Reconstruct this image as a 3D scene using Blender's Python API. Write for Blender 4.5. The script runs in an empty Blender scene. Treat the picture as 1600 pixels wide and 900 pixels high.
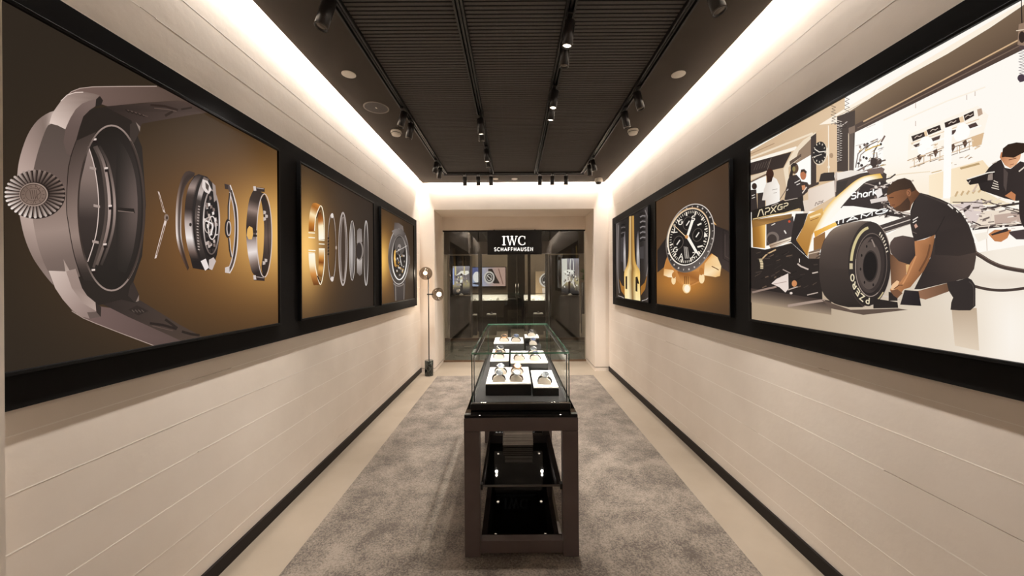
import bpy, math, random
from mathutils import Vector, Matrix
from mathutils.geometry import tessellate_polygon
random.seed(11)
sc = bpy.context.scene
COL = sc.collection
# ---------------------------------------------------------------- camera, world, exposure
CAM_H = 1.45; FPX = 560.0; PPX, PPY = 802.0, 438.0; ROLL = math.radians(0.4)
cam_d = bpy.data.cameras.new('camera'); cam = bpy.data.objects.new('camera', cam_d); COL.objects.link(cam)
cam_d.sensor_width = 36.0; cam_d.lens = FPX / 1600 * 36.0
cam_d.shift_x = -(PPX - 800) / 1600; cam_d.shift_y = -(450 - PPY) / 1600
cam_d.clip_start = 0.02; cam_d.clip_end = 100
cam.matrix_world = Matrix.Translation((0, 0, CAM_H)) @ Matrix.Rotation(math.pi/2, 4, 'X') @ Matrix.Rotation(-ROLL, 4, 'Z')
sc.camera = cam
w = bpy.data.worlds.new('world'); sc.world = w; w.use_nodes = True
w.node_tree.nodes['Background'].inputs[0].default_value = (1.0, 0.86, 0.72, 1)
w.node_tree.nodes['Background'].inputs[1].default_value = 0.05
sc.view_settings.view_transform = 'Standard'; sc.view_settings.look = 'None'
sc.view_settings.exposure = 0.0; sc.view_settings.gamma = 1.0; sc.view_settings.use_curve_mapping = False
sc.cycles.transparent_max_bounces = 32; sc.cycles.max_bounces = 10
WARM = (1.0, 0.955, 0.91)      # colour of the shop's lamps
COVE_POWER, TRACK_POWER = 66.0, 158.0

def area_light(name, loc, sx, sy, power, direction, col=WARM, parent=None):
    d = bpy.data.lights.new(name, 'AREA'); d.shape = 'RECTANGLE'; d.size = sx; d.size_y = sy
    d.energy = power; d.color = col
    o = bpy.data.objects.new(name, d); COL.objects.link(o)
    o.location = loc
    o.rotation_euler = Vector(direction).to_track_quat('-Z', 'Y').to_euler()
    if parent: o.parent = parent
    return o
# ---------------------------------------------------------------- room measures (metres; camera at x=0, y=0)
XL, XR = -1.48, 1.52          # finished faces of the side walls
Y0, YE = -1.3, 5.70           # room back, end wall face
ZC = 2.98                     # underside of dark ceiling
XC = 0.02
# ---------------------------------------------------------------- colour / material helpers
def s2l(c):
    c = c / 255.0
    return c / 12.92 if c <= 0.04045 else ((c + 0.055) / 1.055) ** 2.4
def lin(c): return (s2l(c[0]), s2l(c[1]), s2l(c[2]), 1.0)
def mat(name, col, rough=0.5, metal=0.0, emit=None, strength=0.0, noise=0, nscale=8.0, bump=0.0, bscale=60.0, coat=0.0, spec=0.5):
    m = bpy.data.materials.new(name); m.use_nodes = True
    nt = m.node_tree; b = nt.nodes['Principled BSDF']
    b.inputs['Base Color'].default_value = lin(col)
    b.inputs['Roughness'].default_value = rough; b.inputs['Metallic'].default_value = metal
    b.inputs['Specular IOR Level'].default_value = spec
    if coat: b.inputs['Coat Weight'].default_value = coat; b.inputs['Coat Roughness'].default_value = 0.04
    if emit:
        b.inputs['Emission Color'].default_value = lin(emit); b.inputs['Emission Strength'].default_value = strength
    if noise or bump:
        tc = nt.nodes.new('ShaderNodeTexCoord')
    if noise:
        n = nt.nodes.new('ShaderNodeTexNoise'); n.inputs['Scale'].default_value = nscale; n.inputs['Detail'].default_value = 6
        nt.links.new(tc.outputs['Object'], n.inputs['Vector'])
        r = nt.nodes.new('ShaderNodeValToRGB')
        r.color_ramp.elements[0].position = 0.3; r.color_ramp.elements[1].position = 0.7
        r.color_ramp.elements[0].color = lin([max(0, c - noise) for c in col]); r.color_ramp.elements[1].color = lin([min(255, c + noise) for c in col])
        nt.links.new(n.outputs['Fac'], r.inputs['Fac']); nt.links.new(r.outputs['Color'], b.inputs['Base Color'])
    if bump:
        n2 = nt.nodes.new('ShaderNodeTexNoise'); n2.inputs['Scale'].default_value = bscale; n2.inputs['Detail'].default_value = 4
        nt.links.new(tc.outputs['Object'], n2.inputs['Vector'])
        bp = nt.nodes.new('ShaderNodeBump'); bp.inputs['Strength'].default_value = bump; bp.inputs['Distance'].default_value = 0.004
        nt.links.new(n2.outputs['Fac'], bp.inputs['Height']); nt.links.new(bp.outputs['Normal'], b.inputs['Normal'])
    return m
def glass_mat(name, tint, refl, boost=1.0):
    m = bpy.data.materials.new(name); m.use_nodes = True; nt = m.node_tree; nt.nodes.clear()
    out = nt.nodes.new('ShaderNodeOutputMaterial'); mix = nt.nodes.new('ShaderNodeMixShader')
    tr = nt.nodes.new('ShaderNodeBsdfTransparent'); tr.inputs[0].default_value = (*tint, 1)
    gl = nt.nodes.new('ShaderNodeBsdfGlossy'); gl.inputs['Roughness'].default_value = 0.0; gl.inputs['Color'].default_value = (1, 1, 1, 1)
    fr = nt.nodes.new('ShaderNodeLayerWeight'); fr.inputs['Blend'].default_value = 0.15
    ma = nt.nodes.new('ShaderNodeMath'); ma.operation = 'MULTIPLY_ADD'; ma.inputs[1].default_value = 0.35 * boost; ma.inputs[2].default_value = refl; ma.use_clamp = True
    nt.links.new(fr.outputs['Fresnel'], ma.inputs[0]); nt.links.new(ma.outputs[0], mix.inputs[0])
    nt.links.new(tr.outputs[0], mix.inputs[1]); nt.links.new(gl.outputs[0], mix.inputs[2]); nt.links.new(mix.outputs[0], out.inputs[0])
    return m
def wall_mat():
    m = bpy.data.materials.new('board_marked_plaster'); m.use_nodes = True; nt = m.node_tree; b = nt.nodes['Principled BSDF']
    b.inputs['Roughness'].default_value = 0.75; b.inputs['Specular IOR Level'].default_value = 0.25
    g = nt.nodes.new('ShaderNodeNewGeometry')
    n = nt.nodes.new('ShaderNodeTexNoise'); n.inputs['Scale'].default_value = 2.2; n.inputs['Detail'].default_value = 5
    nt.links.new(g.outputs['Position'], n.inputs['Vector'])
    r = nt.nodes.new('ShaderNodeValToRGB'); r.color_ramp.elements[0].position = 0.3; r.color_ramp.elements[1].position = 0.7
    r.color_ramp.elements[0].color = lin((224, 211, 197)); r.color_ramp.elements[1].color = lin((235, 223, 210))
    nt.links.new(n.outputs['Fac'], r.inputs['Fac'])
    # sparse air holes, stretched along the boards
    mp = nt.nodes.new('ShaderNodeMapping'); mp.inputs['Scale'].default_value = (1, 5.5, 14); nt.links.new(g.outputs['Position'], mp.inputs['Vector'])
    v = nt.nodes.new('ShaderNodeTexVoronoi'); v.inputs['Scale'].default_value = 1.7; v.inputs['Randomness'].default_value = 1.0
    nt.links.new(mp.outputs[0], v.inputs['Vector'])
    lt = nt.nodes.new('ShaderNodeMath'); lt.operation = 'LESS_THAN'; lt.inputs[1].default_value = 0.05; nt.links.new(v.outputs['Distance'], lt.inputs[0])
    n3 = nt.nodes.new('ShaderNodeTexNoise'); n3.inputs['Scale'].default_value = 1.5; nt.links.new(g.outputs['Position'], n3.inputs['Vector'])
    gt = nt.nodes.new('ShaderNodeMath'); gt.operation = 'GREATER_THAN'; gt.inputs[1].default_value = 0.53; nt.links.new(n3.outputs['Fac'], gt.inputs[0])
    hole = nt.nodes.new('ShaderNodeMath'); hole.operation = 'MULTIPLY'; nt.links.new(lt.outputs[0], hole.inputs[0]); nt.links.new(gt.outputs[0], hole.inputs[1])
    nt.links.new(r.outputs['Color'], b.inputs['Base Color'])
    n2 = nt.nodes.new('ShaderNodeTexNoise'); n2.inputs['Scale'].default_value = 25; n2.inputs['Detail'].default_value = 6; nt.links.new(g.outputs['Position'], n2.inputs['Vector'])
    mm = nt.nodes.new('ShaderNodeMath'); mm.operation = 'MULTIPLY_ADD'; mm.inputs[1].default_value = -1.6; nt.links.new(hole.outputs[0], mm.inputs[0]); nt.links.new(n2.outputs['Fac'], mm.inputs[2])
    bp = nt.nodes.new('ShaderNodeBump'); bp.inputs['Strength'].default_value = 0.22; bp.inputs['Distance'].default_value = 0.004
    nt.links.new(mm.outputs[0], bp.inputs['Height']); nt.links.new(bp.outputs['Normal'], b.inputs['Normal'])
    return m
def carpet_mat():
    m = bpy.data.materials.new('mottled_carpet'); m.use_nodes = True; nt = m.node_tree; b = nt.nodes['Principled BSDF']
    b.inputs['Roughness'].default_value = 1.0; b.inputs['Specular IOR Level'].default_value = 0.05
    b.inputs['Sheen Weight'].default_value = 0.25
    g = nt.nodes.new('ShaderNodeNewGeometry')
    a = nt.nodes.new('ShaderNodeTexNoise'); a.inputs['Scale'].default_value = 4.5; a.inputs['Detail'].default_value = 9; a.inputs['Roughness'].default_value = 0.68
    f = nt.nodes.new('ShaderNodeTexNoise'); f.inputs['Scale'].default_value = 120; f.inputs['Detail'].default_value = 2
    nt.links.new(g.outputs['Position'], a.inputs['Vector']); nt.links.new(g.outputs['Position'], f.inputs['Vector'])
    r = nt.nodes.new('ShaderNodeValToRGB'); e = r.color_ramp.elements
    e[0].position = 0.34; e[0].color = lin((84, 75, 67)); e[1].position = 0.66; e[1].color = lin((138, 126, 113))
    x = nt.nodes.new('ShaderNodeMath'); x.operation = 'MULTIPLY_ADD'; x.inputs[1].default_value = 0.75; nt.links.new(f.outputs['Fac'], x.inputs[0])
    y = nt.nodes.new('ShaderNodeMath'); y.operation = 'MULTIPLY_ADD'; y.inputs[1].default_value = 0.95; y.inputs[2].default_value = -0.35
    nt.links.new(a.outputs['Fac'], y.inputs[0]); nt.links.new(y.outputs[0], x.inputs[2])
    nt.links.new(x.outputs[0], r.inputs['Fac']); nt.links.new(r.outputs['Color'], b.inputs['Base Color'])
    bp = nt.nodes.new('ShaderNodeBump'); bp.inputs['Strength'].default_value = 0.6; bp.inputs['Distance'].default_value = 0.006
    nt.links.new(f.outputs['Fac'], bp.inputs['Height']); nt.links.new(bp.outputs['Normal'], b.inputs['Normal'])
    return m
def marble_mat():
    m = mat('black_marble', (22, 24, 22), 0.18, coat=0.3); nt = m.node_tree; b = nt.nodes['Principled BSDF']
    tc = nt.nodes.new('ShaderNodeTexCoord'); n = nt.nodes.new('ShaderNodeTexNoise'); n.inputs['Scale'].default_value = 9; n.inputs['Detail'].default_value = 8; n.inputs['Distortion'].default_value = 1.6
    nt.links.new(tc.outputs['Object'], n.inputs['Vector'])
    r = nt.nodes.new('ShaderNodeValToRGB'); e = r.color_ramp.elements; e[0].position = .47; e[0].color = lin((20, 23, 21)); e[1].position = .5; e[1].color = lin((96, 100, 92))
    e2 = r.color_ramp.elements.new(.53); e2.color = lin((24, 28, 25))
    nt.links.new(n.outputs['Fac'], r.inputs['Fac']); nt.links.new(r.outputs['Color'], b.inputs['Base Color'])
    return m
M = {}
M['wall'] = wall_mat()
M['plaster'] = mat('smooth_plaster', (230, 217, 203), 0.7, noise=4, nscale=3, bump=0.08, bscale=30)
M['lit_ridge'] = mat('plaster_ridge', (242, 233, 222), 0.7, bump=0.1, bscale=90)  # paler than the boards: the light ridges catch is put into the colour
M['floor'] = mat('screed_floor', (146, 132, 115), 0.45, noise=5, nscale=3, bump=0.05, bscale=40)
M['carpet'] = carpet_mat()
M['soffit'] = mat('dark_soffit_paint', (66, 58, 50), 0.75, noise=2, nscale=4, spec=0.15)
M['slat'] = mat('dark_slat', (82, 77, 74), 0.8, noise=3, nscale=60, bump=0.1, bscale=220)
M['slatback'] = mat('slat_backing', (4, 4, 4), 0.9, noise=2)
M['track'] = mat('black_track', (24, 22, 21), 0.35, noise=2)
M['housing'] = mat('black_spot_housing', (26, 23, 22), 0.3, noise=2, spec=0.6)
M['board'] = mat('black_board', (19, 17, 16), 0.65, noise=2, nscale=3, spec=0.12)
M['frame'] = mat('black_frame_edge', (9, 8, 8), 0.5, noise=1, spec=0.2)
M['base'] = mat('dark_baseboard', (26, 19, 17), 0.5, noise=2, spec=0.25)
M['table'] = mat('dark_bronze_metal', (98, 86, 84), 0.42, noise=3, nscale=12, bump=0.03)
M['bglass'] = mat('black_glass', (5, 5, 5), 0.015, noise=1, coat=0.5)
M['glass'] = glass_mat('clear_glass', (0.985, 0.995, 0.99), 0.015, 0.5)
M['shopglass'] = glass_mat('smoked_shop_glass', (0.88, 0.88, 0.85), 0.045, 0.7)
M['gedge'] = mat('green_glass_edge', (128, 182, 160), 0.12, noise=14, nscale=14)
M['gseam'] = mat('dark_green_glass_seam', (44, 74, 62), 0.15, noise=8, nscale=20)
M['white'] = mat('white_leather_tray', (238, 234, 228), 0.55, noise=3, nscale=20, bump=0.05)
M['black'] = mat('black_lacquer', (20, 18, 18), 0.35, noise=2)
M['cushion'] = mat('cream_cushion', (226, 214, 198), 0.7, noise=6, nscale=40)
M['strap'] = mat('dark_strap', (36, 28, 26), 0.55, noise=6, nscale=60)
M['strapb'] = mat('brown_strap', (84, 58, 44), 0.55, noise=8, nscale=60)
M['steel'] = mat('polished_steel', (200, 198, 196), 0.2, 1.0, noise=6)
M['gold'] = mat('rose_gold', (214, 160, 112), 0.22, 1.0, noise=6)
M['dialw'] = mat('white_dial', (226, 224, 220), 0.3, noise=3)
M['dialb'] = mat('black_dial', (22, 22, 26), 0.25, noise=3)
M['dialn'] = mat('blue_dial', (34, 50, 84), 0.25, noise=3)
M['plate'] = mat('white_plastic', (214, 206, 194), 0.5, noise=3)
M['cavity'] = mat('dark_cavity', (8, 7, 7), 0.8, noise=1)
M['marble'] = marble_mat()
M['pole'] = mat('black_pole', (18, 16, 15), 0.35, noise=2)
M['smoke'] = glass_mat('smoked_globe_glass', (0.52, 0.47, 0.42), 0.04, 0.5)
M['bulb'] = mat('lit_bulb', (255, 240, 215), 0.4, emit=(255, 240, 212), strength=5.0)
M['led'] = mat('lit_lens', (255, 245, 230), 0.4, emit=(255, 240, 218), strength=5.0)
M['ledstrip'] = mat('led_strip', (255, 230, 190), 0.4, emit=(255, 226, 186), strength=3.0)
M['lens_off'] = mat('grey_lens', (120, 112, 104), 0.25, 0.4, noise=6)
M['paper'] = mat('white_paper', (222, 214, 204), 0.7, noise=6, nscale=30)
M['paper2'] = mat('grey_book_cover', (150, 142, 134), 0.6, noise=6, nscale=20)
M['sign'] = mat('black_sign_face', (13, 13, 14), 0.3, noise=1)
M['letter'] = mat('lit_white_letter', (250, 248, 244), 0.4, emit=(255, 252, 248), strength=1.1)
M['dkwood'] = mat('dark_brown_panel', (44, 37, 33), 0.35, noise=5, nscale=6, bump=0.03)
M['stone'] = mat('polished_grey_stone', (120, 121, 112), 0.12, noise=10, nscale=3)
M['greywall'] = mat('taupe_wall', (140, 127, 112), 0.7, noise=4, nscale=3)
M['leaf'] = mat('green_leaf', (88, 128, 46), 0.5, noise=16, nscale=20)
M['bronze'] = mat('bronze_trim', (120, 96, 76), 0.3, 0.6, noise=8)
M['chrome'] = mat('chrome_clip', (210, 208, 204), 0.12, 1.0, noise=4)

# ---------------------------------------------------------------- object helpers
ORI = {}
def origin_of(o): return ORI.get(o.name, Vector((0, 0, 0)))
def tag(o, label=None, cat=None, group=None, kind=None):
    if label: o['label'] = label
    if cat: o['category'] = cat
    if group: o['group'] = group
    if kind: o['kind'] = kind
    return o
def thing(name, loc, label, cat, group=None):
    o = bpy.data.objects.new(name, None); COL.objects.link(o); o.location = loc; o.empty_display_size = 0.05
    ORI[o.name] = Vector(loc)
    return tag(o, label, cat, group)
class MB:
    def __init__(s): s.v = []; s.f = []; s.sm = []
    def face(s, pts, smooth=False):
        i = len(s.v); s.v += [Vector(p) for p in pts]; s.f.append(list(range(i, i + len(pts)))); s.sm.append(smooth); return s
    def box(s, x0, x1, y0, y1, z0, z1):
        i = len(s.v)
        s.v += [Vector(p) for p in ((x0,y0,z0),(x1,y0,z0),(x1,y1,z0),(x0,y1,z0),(x0,y0,z1),(x1,y0,z1),(x1,y1,z1),(x0,y1,z1))]
        for q in ((0,3,2,1),(4,5,6,7),(0,1,5,4),(1,2,6,5),(2,3,7,6),(3,0,4,7)):
            s.f.append([i + k for k in q]); s.sm.append(False)
        return s
    def tube(s, p0, p1, r0, r1=None, n=20, caps=True):
        p0, p1 = Vector(p0), Vector(p1); r1 = r0 if r1 is None else r1
        d = (p1 - p0).normalized(); a = d.orthogonal().normalized(); b = d.cross(a)
        i = len(s.v)
        for p, r in ((p0, r0), (p1, r1)):
            for k in range(n):
                t = 2 * math.pi * k / n; s.v.append(p + a * (r * math.cos(t)) + b * (r * math.sin(t)))
        for k in range(n):
            s.f.append([i + k, i + (k + 1) % n, i + n + (k + 1) % n, i + n + k]); s.sm.append(True)
        if caps:
            s.f.append([i + k for k in range(n)][::-1]); s.sm.append(False)
            s.f.append([i + n + k for k in range(n)]); s.sm.append(False)
        return s
    def lathe(s, prof, c=(0, 0, 0), axis=(0, 0, 1), n=28):
        d = Vector(axis).normalized(); a = d.orthogonal().normalized(); b = d.cross(a); c = Vector(c)
        i = len(s.v); m = len(prof)
        for (r, h) in prof:
            for k in range(n):
                t = 2 * math.pi * k / n; s.v.append(c + d * h + a * (max(r, 1e-5) * math.cos(t)) + b * (max(r, 1e-5) * math.sin(t)))
        for j in range(m - 1):
            for k in range(n):
                s.f.append([i + j*n + k, i + j*n + (k+1) % n, i + (j+1)*n + (k+1) % n, i + (j+1)*n + k]); s.sm.append(True)
        return s
    def prism(s, poly, place, depth):
        """poly: 2-D outline; place(u,v,w) -> 3-D point; extruded from w=0 to w=depth"""
        n = len(poly); i = len(s.v)
        s.v += [Vector(place(u, v, 0)) for u, v in poly] + [Vector(place(u, v, depth)) for u, v in poly]
        for t in tessellate_polygon([[Vector((u, v, 0)) for u, v in poly]]):
            s.f.append([i + k for k in t]); s.sm.append(False); s.f.append([i + n + k for k in t][::-1]); s.sm.append(False)
        for k in range(n):
            s.f.append([i + k, i + (k+1) % n, i + n + (k+1) % n, i + n + k]); s.sm.append(False)
        return s
    def build(s, name, material, parent=None, bevel=0.0, origin=None, label=None):
        if parent is not None: o0 = origin_of(parent)
        elif origin is not None: o0 = Vector(origin)
        else:
            xs = [p.x for p in s.v]; ys = [p.y for p in s.v]; zs = [p.z for p in s.v]
            o0 = Vector(((min(xs)+max(xs))/2, (min(ys)+max(ys))/2, min(zs)))
        me = bpy.data.meshes.new(name); me.from_pydata([tuple(p - o0) for p in s.v], [], s.f)
        me.polygons.foreach_set('use_smooth', s.sm)
        import bmesh
        bm = bmesh.new(); bm.from_mesh(me); bmesh.ops.recalc_face_normals(bm, faces=bm.faces); bm.to_mesh(me); bm.free()
        me.materials.append(M[material] if isinstance(material, str) else material); me.update()
        o = bpy.data.objects.new(name, me); COL.objects.link(o)
        if parent is not None: o.parent = parent
        else: o.location = o0
        ORI[o.name] = o0
        if bevel:
            md = o.modifiers.new('bevel', 'BEVEL'); md.width = bevel; md.segments = 2; md.limit_method = 'ANGLE'
        if label: o['label'] = label
        return o
def struct(mb, name, material, **k): return tag(mb.build(name, material, **k), kind='structure')
def copy_tree(o, parent=None):
    c = o.copy(); COL.objects.link(c)
    if parent is not None: c.parent = parent; c.matrix_parent_inverse = o.matrix_parent_inverse.copy()
    for ch in o.children: copy_tree(ch, c)
    ORI[c.name] = origin_of(o).copy()
    return c
# ---------------------------------------------------------------- stroke letters (unit height)
def arc(cx, cy, rx, ry, a0, a1, n=10):
    return [(cx + rx*math.cos(math.radians(a0 + (a1-a0)*k/n)), cy + ry*math.sin(math.radians(a0 + (a1-a0)*k/n))) for k in range(n+1)]
GLYPH = {
 'A': (.86, [[(0,0),(.43,1),(.86,0)], [(.16,.33),(.70,.33)]]),
 'C': (.84, [arc(.48,.5,.46,.5,50,310,14)]),
 'E': (.62, [[(.6,0),(.05,0),(.05,1),(.6,1)], [(.05,.5),(.54,.5)]]),
 'F': (.60, [[(.05,0),(.05,1),(.6,1)], [(.05,.5),(.52,.5)]]),
 'G': (.86, [arc(.48,.5,.46,.5,50,360,14) + [(.55,.5)]]),
 'H': (.78, [[(.05,0),(.05,1)], [(.73,0),(.73,1)], [(.05,.5),(.73,.5)]]),
 'I': (.16, [[(.08,0),(.08,1)]]),
 'L': (.56, [[(.05,1),(.05,0),(.56,0)]]),
 'M': (.92, [[(.05,0),(.05,1),(.46,.25),(.87,1),(.87,0)]]),
 'N': (.80, [[(.05,0),(.05,1),(.75,0),(.75,1)]]),
 'O': (.94, [arc(.47,.5,.45,.5,0,360,18)]),
 'P': (.66, [[(.05,0),(.05,1)] , [(.05,1)] + arc(.36,.73,.28,.27,90,-90,8) + [(.05,.46)]]),
 'R': (.70, [[(.05,0),(.05,1)] , [(.05,1)] + arc(.36,.73,.28,.27,90,-90,8) + [(.05,.46)], [(.36,.46),(.68,0)]]),
 'S': (.66, [arc(.34,.74,.28,.26,30,250,9)[:-1] + arc(.33,.26,.30,.26,90,-150,10)]),
 'U': (.78, [[(.05,1),(.05,.36)] + arc(.39,.36,.34,.36,180,360,10) + [(.73,1)]]),
 'X': (.80, [[(0,0),(.8,1)], [(0,1),(.8,0)]]),
 'Z': (.72, [[(.04,1),(.70,1),(.02,0),(.72,0)]]),
 'h': (.56, [[(.05,0),(.05,1)], [(.05,.4)] + arc(.28,.42,.23,.24,180,0,6) + [(.51,0)]]),
 'a': (.58, [arc(.28,.32,.25,.32,0,360,12), [(.53,0),(.53,.64)]]),
 'r': (.38, [[(.05,0),(.05,.64)], [(.05,.38)] + arc(.3,.40,.25,.24,180,70,5)]),
 'k': (.52, [[(.05,0),(.05,1)], [(.48,.64),(.05,.28)], [(.2,.4),(.5,0)]]),
 ' ': (.30, []),
}
GLYPH['1'] = GLYPH['I']
# square-cornered racing letters
GLYPH['Ʌ'] = (.86, [[(0,0),(.22,1),(.52,1),(.86,0)]])
GLYPH['Þ'] = (.70, [[(0,1),(.5,1),(.68,.82),(.68,.58),(.52,.42),(.1,.42),(.1,0)]])
GLYPH['Ǧ'] = (.72, [[(.7,1),(.2,1),(.02,.78),(.02,.22),(.2,0),(.68,0),(.68,.5),(.36,.5)]])
def text_lines(t, gap=.22):
    x = 0; out = []
    for ch in t:
        wd, ls = GLYPH[ch]
        out.append((ch, [[(x + p[0], p[1]) for p in l] for l in ls])); x += wd + gap
    return out, x - gap
def thick(line, wd):
    """quads of a polyline with width wd (mitred)"""
    P = [Vector(p) for p in line]; n = len(P); L = []; R = []
    closed = n > 3 and (P[0] - P[-1]).length < 1e-4
    for i in range(n):
        a = P[i-1] if i > 0 else (P[-2] if closed else None); b = P[i+1] if i < n-1 else (P[1] if closed else None)
        d1 = (P[i] - a).normalized() if a is not None else None; d2 = (b - P[i]).normalized() if b is not None else None
        if d1 is None: d1 = d2
        if d2 is None: d2 = d1
        n1 = Vector((-d1.y, d1.x)); n2 = Vector((-d2.y, d2.x)); m = n1 + n2
        m = n1 if m.length < 1e-3 else m.normalized()
        k = min(1.8, 1 / max(.2, m.dot(n1)))
        L.append(P[i] + m * wd / 2 * k); R.append(P[i] - m * wd / 2 * k)
    return L, R
# ---------------------------------------------------------------- printed sheets for the backlit wall pictures
# Each picture is a flat coloured sheet: the drawing below was measured off the photograph and is
# rectified onto the sheet's own plane (x = const), so the print lies flat on the wall.
def px_ray(x, y):
    dx, dy = x - PPX, PPY - y; c, s = math.cos(ROLL), math.sin(ROLL)
    return ((dx*c + dy*s) / FPX, (-dx*s + dy*c) / FPX)
def to_plane(x, y, X):
    a, b = px_ray(x, y); t = X / a
    return (t, CAM_H + t * b)
def from_plane(Y, Z, X):
    a, b = X / Y * FPX, (Z - CAM_H) / Y * FPX; c, s = math.cos(ROLL), math.sin(ROLL)
    return (PPX + a*c - b*s, PPY - (a*s + b*c))
def smooth(pts, closed=False, n=5):
    P = [Vector(p) for p in pts]; m = len(P); out = []
    rng = range(m if closed else m - 1)
    for i in rng:
        p0 = P[(i-1) % m] if closed or i > 0 else P[i]; p1 = P[i]; p2 = P[(i+1) % m]
        p3 = P[(i+2) % m] if closed or i < m - 2 else p2
        for k in range(n):
            t = k / n
            out.append(0.5 * ((2*p1) + (p2-p0)*t + (2*p0-5*p1+4*p2-p3)*t*t + (3*p1-p0-3*p2+p3)*t*t*t))
    if not closed: out.append(P[-1])
    return [(p.x, p.y) for p in out]
def mixc(a, b, t): return tuple(a[i] + (b[i]-a[i])*t for i in range(3))
def stops(t, st):
    if t <= st[0][0]: return st[0][1]
    for (a, ca), (b, cb) in zip(st, st[1:]):
        if t <= b: return mixc(ca, cb, (t-a)/max(1e-6, b-a))
    return st[-1][1]
def grad(p0, p1, *cols):
    n = len(cols); d = (p1[0]-p0[0], p1[1]-p0[1]); L = d[0]**2 + d[1]**2
    st = [(i/(n-1), c) for i, c in enumerate(cols)]
    return lambda x, y: stops(((x-p0[0])*d[0] + (y-p0[1])*d[1]) / L, st)
class Print:
    def __init__(s, X, y0, y1, z0, z1):
        s.X = X; s.r = (y0, y1, z0, z1); s.v = []; s.c = []; s.f = []; s.k = 0
        s.inw = 1 if X < 0 else -1; s.tone = False
    def put(s, poly):   # poly: list of (Y,Z,(r,g,b)); clipped to the sheet
        y0, y1, z0, z1 = s.r
        for ax, lim, sg in ((0, y0, 1), (0, y1, -1), (1, z0, 1), (1, z1, -1)):
            out = []
            for i in range(len(poly)):
                a, b = poly[i-1], poly[i]; da, db = (a[ax]-lim)*sg, (b[ax]-lim)*sg
                if (da >= 0) != (db >= 0):
                    t = da / (da - db); out.append((a[0]+(b[0]-a[0])*t, a[1]+(b[1]-a[1])*t, mixc(a[2], b[2], t)))
                if db >= 0: out.append(b)
            poly = out
            if len(poly) < 3: return
        i = len(s.v); X = s.X + s.inw * s.k * 0.000006
        for p in poly: s.v.append((X, p[0], p[1])); s.c.append(p[2])
        s.f.append(list(range(i, i + len(poly))))
    def pt(s, p, col):
        Y, Z = to_plane(p[0], p[1], s.X)
        return (Y, Z, col(p[0], p[1]) if callable(col) else col)
    def bg(s, fn, nx=60, ny=50):
        s.k += 1; y0, y1, z0, z1 = s.r
        def at(i, j):
            Y = y0 + (y1-y0)*i/nx; Z = z0 + (z1-z0)*j/ny; return (Y, Z, fn(*from_plane(Y, Z, s.X)))
        for i in range(nx):
            for j in range(ny): s.put([at(i,j), at(i+1,j), at(i+1,j+1), at(i,j+1)])
    def poly(s, pts, col, sm=False, cols=None):
        s.k += 1
        if sm: pts = smooth(pts, True)
        for t in tessellate_polygon([[Vector((p[0], p[1], 0)) for p in pts]]):
            s.put([s.pt(pts[k], cols[k] if cols else col) for k in t])
    def grid(s, a, b, c, d, fn, n=8):     # quad a-b-c-d with colour function, finely divided
        s.k += 1
        def at(u, v): 
            return ((a[0]*(1-u)+b[0]*u)*(1-v)+(d[0]*(1-u)+c[0]*u)*v, (a[1]*(1-u)+b[1]*u)*(1-v)+(d[1]*(1-u)+c[1]*u)*v)
        for i in range(n):
            for j in range(n): s.put([s.pt(at(x/n, y/n), fn) for x, y in ((i,j),(i+1,j),(i+1,j+1),(i,j+1))])
    def stroke(s, pts, wd, col, sm=False, closed=False):
        s.k += 1
        if sm: pts = smooth(pts, closed)
        if closed: pts = list(pts) + [pts[0]]
        L, R = thick(pts, wd)
        for i in range(len(L)-1): s.put([s.pt(q, col) for q in (L[i], L[i+1], R[i+1], R[i])])
    def loft(s, A, B, st, n=24, sm=True):  # band between two curves; st = colour stops along it (or function(t,u))
        s.k += 1
        def samp(C, n):
            C = smooth(C, False, 6) if sm and len(C) > 2 else C
            d = [0]
            for p, q in zip(C, C[1:]): d.append(d[-1] + math.hypot(q[0]-p[0], q[1]-p[1]))
            out = []
            for k in range(n+1):
                t = d[-1]*k/n; i = 0
                while i < len(d)-2 and d[i+1] < t: i += 1
                u = (t-d[i])/max(1e-6, d[i+1]-d[i]); out.append((C[i][0]+(C[i+1][0]-C[i][0])*u, C[i][1]+(C[i+1][1]-C[i][1])*u))
            return out
        a, b = samp(A, n), samp(B, n); fn = st if callable(st) else (lambda t, u: stops(t, st)); m = 4
        for i in range(n):
            for j in range(m):
                q = []
                for ii, jj in ((i,j),(i+1,j),(i+1,j+1),(i,j+1)):
                    u = jj/m; p = (a[ii][0]*(1-u)+b[ii][0]*u, a[ii][1]*(1-u)+b[ii][1]*u); q.append(s.pt(p, fn(ii/n, u)))
                s.put(q)
    def ell(s, cx, cy, rx, ry, col, rot=0, n=32, a0=0, a1=360):
        s.poly(s.epts(cx, cy, rx, ry, rot, n, a0, a1)[:-1] if a1-a0 == 360 else s.epts(cx, cy, rx, ry, rot, n, a0, a1), col)
    def epts(s, cx, cy, rx, ry, rot=0, n=32, a0=0, a1=360):
        c, q = math.cos(math.radians(rot)), math.sin(math.radians(rot)); out = []
        for k in range(n+1):
            t = math.radians(a0 + (a1-a0)*k/n); x, y = rx*math.cos(t), -ry*math.sin(t); out.append((cx + x*c - y*q, cy + x*q + y*c))
        return out
    def ring(s, cx, cy, rx, ry, wd, col, rot=0, a0=0, a1=360, n=40): s.stroke(s.epts(cx, cy, rx, ry, rot, n, a0, a1), wd, col)
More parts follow.
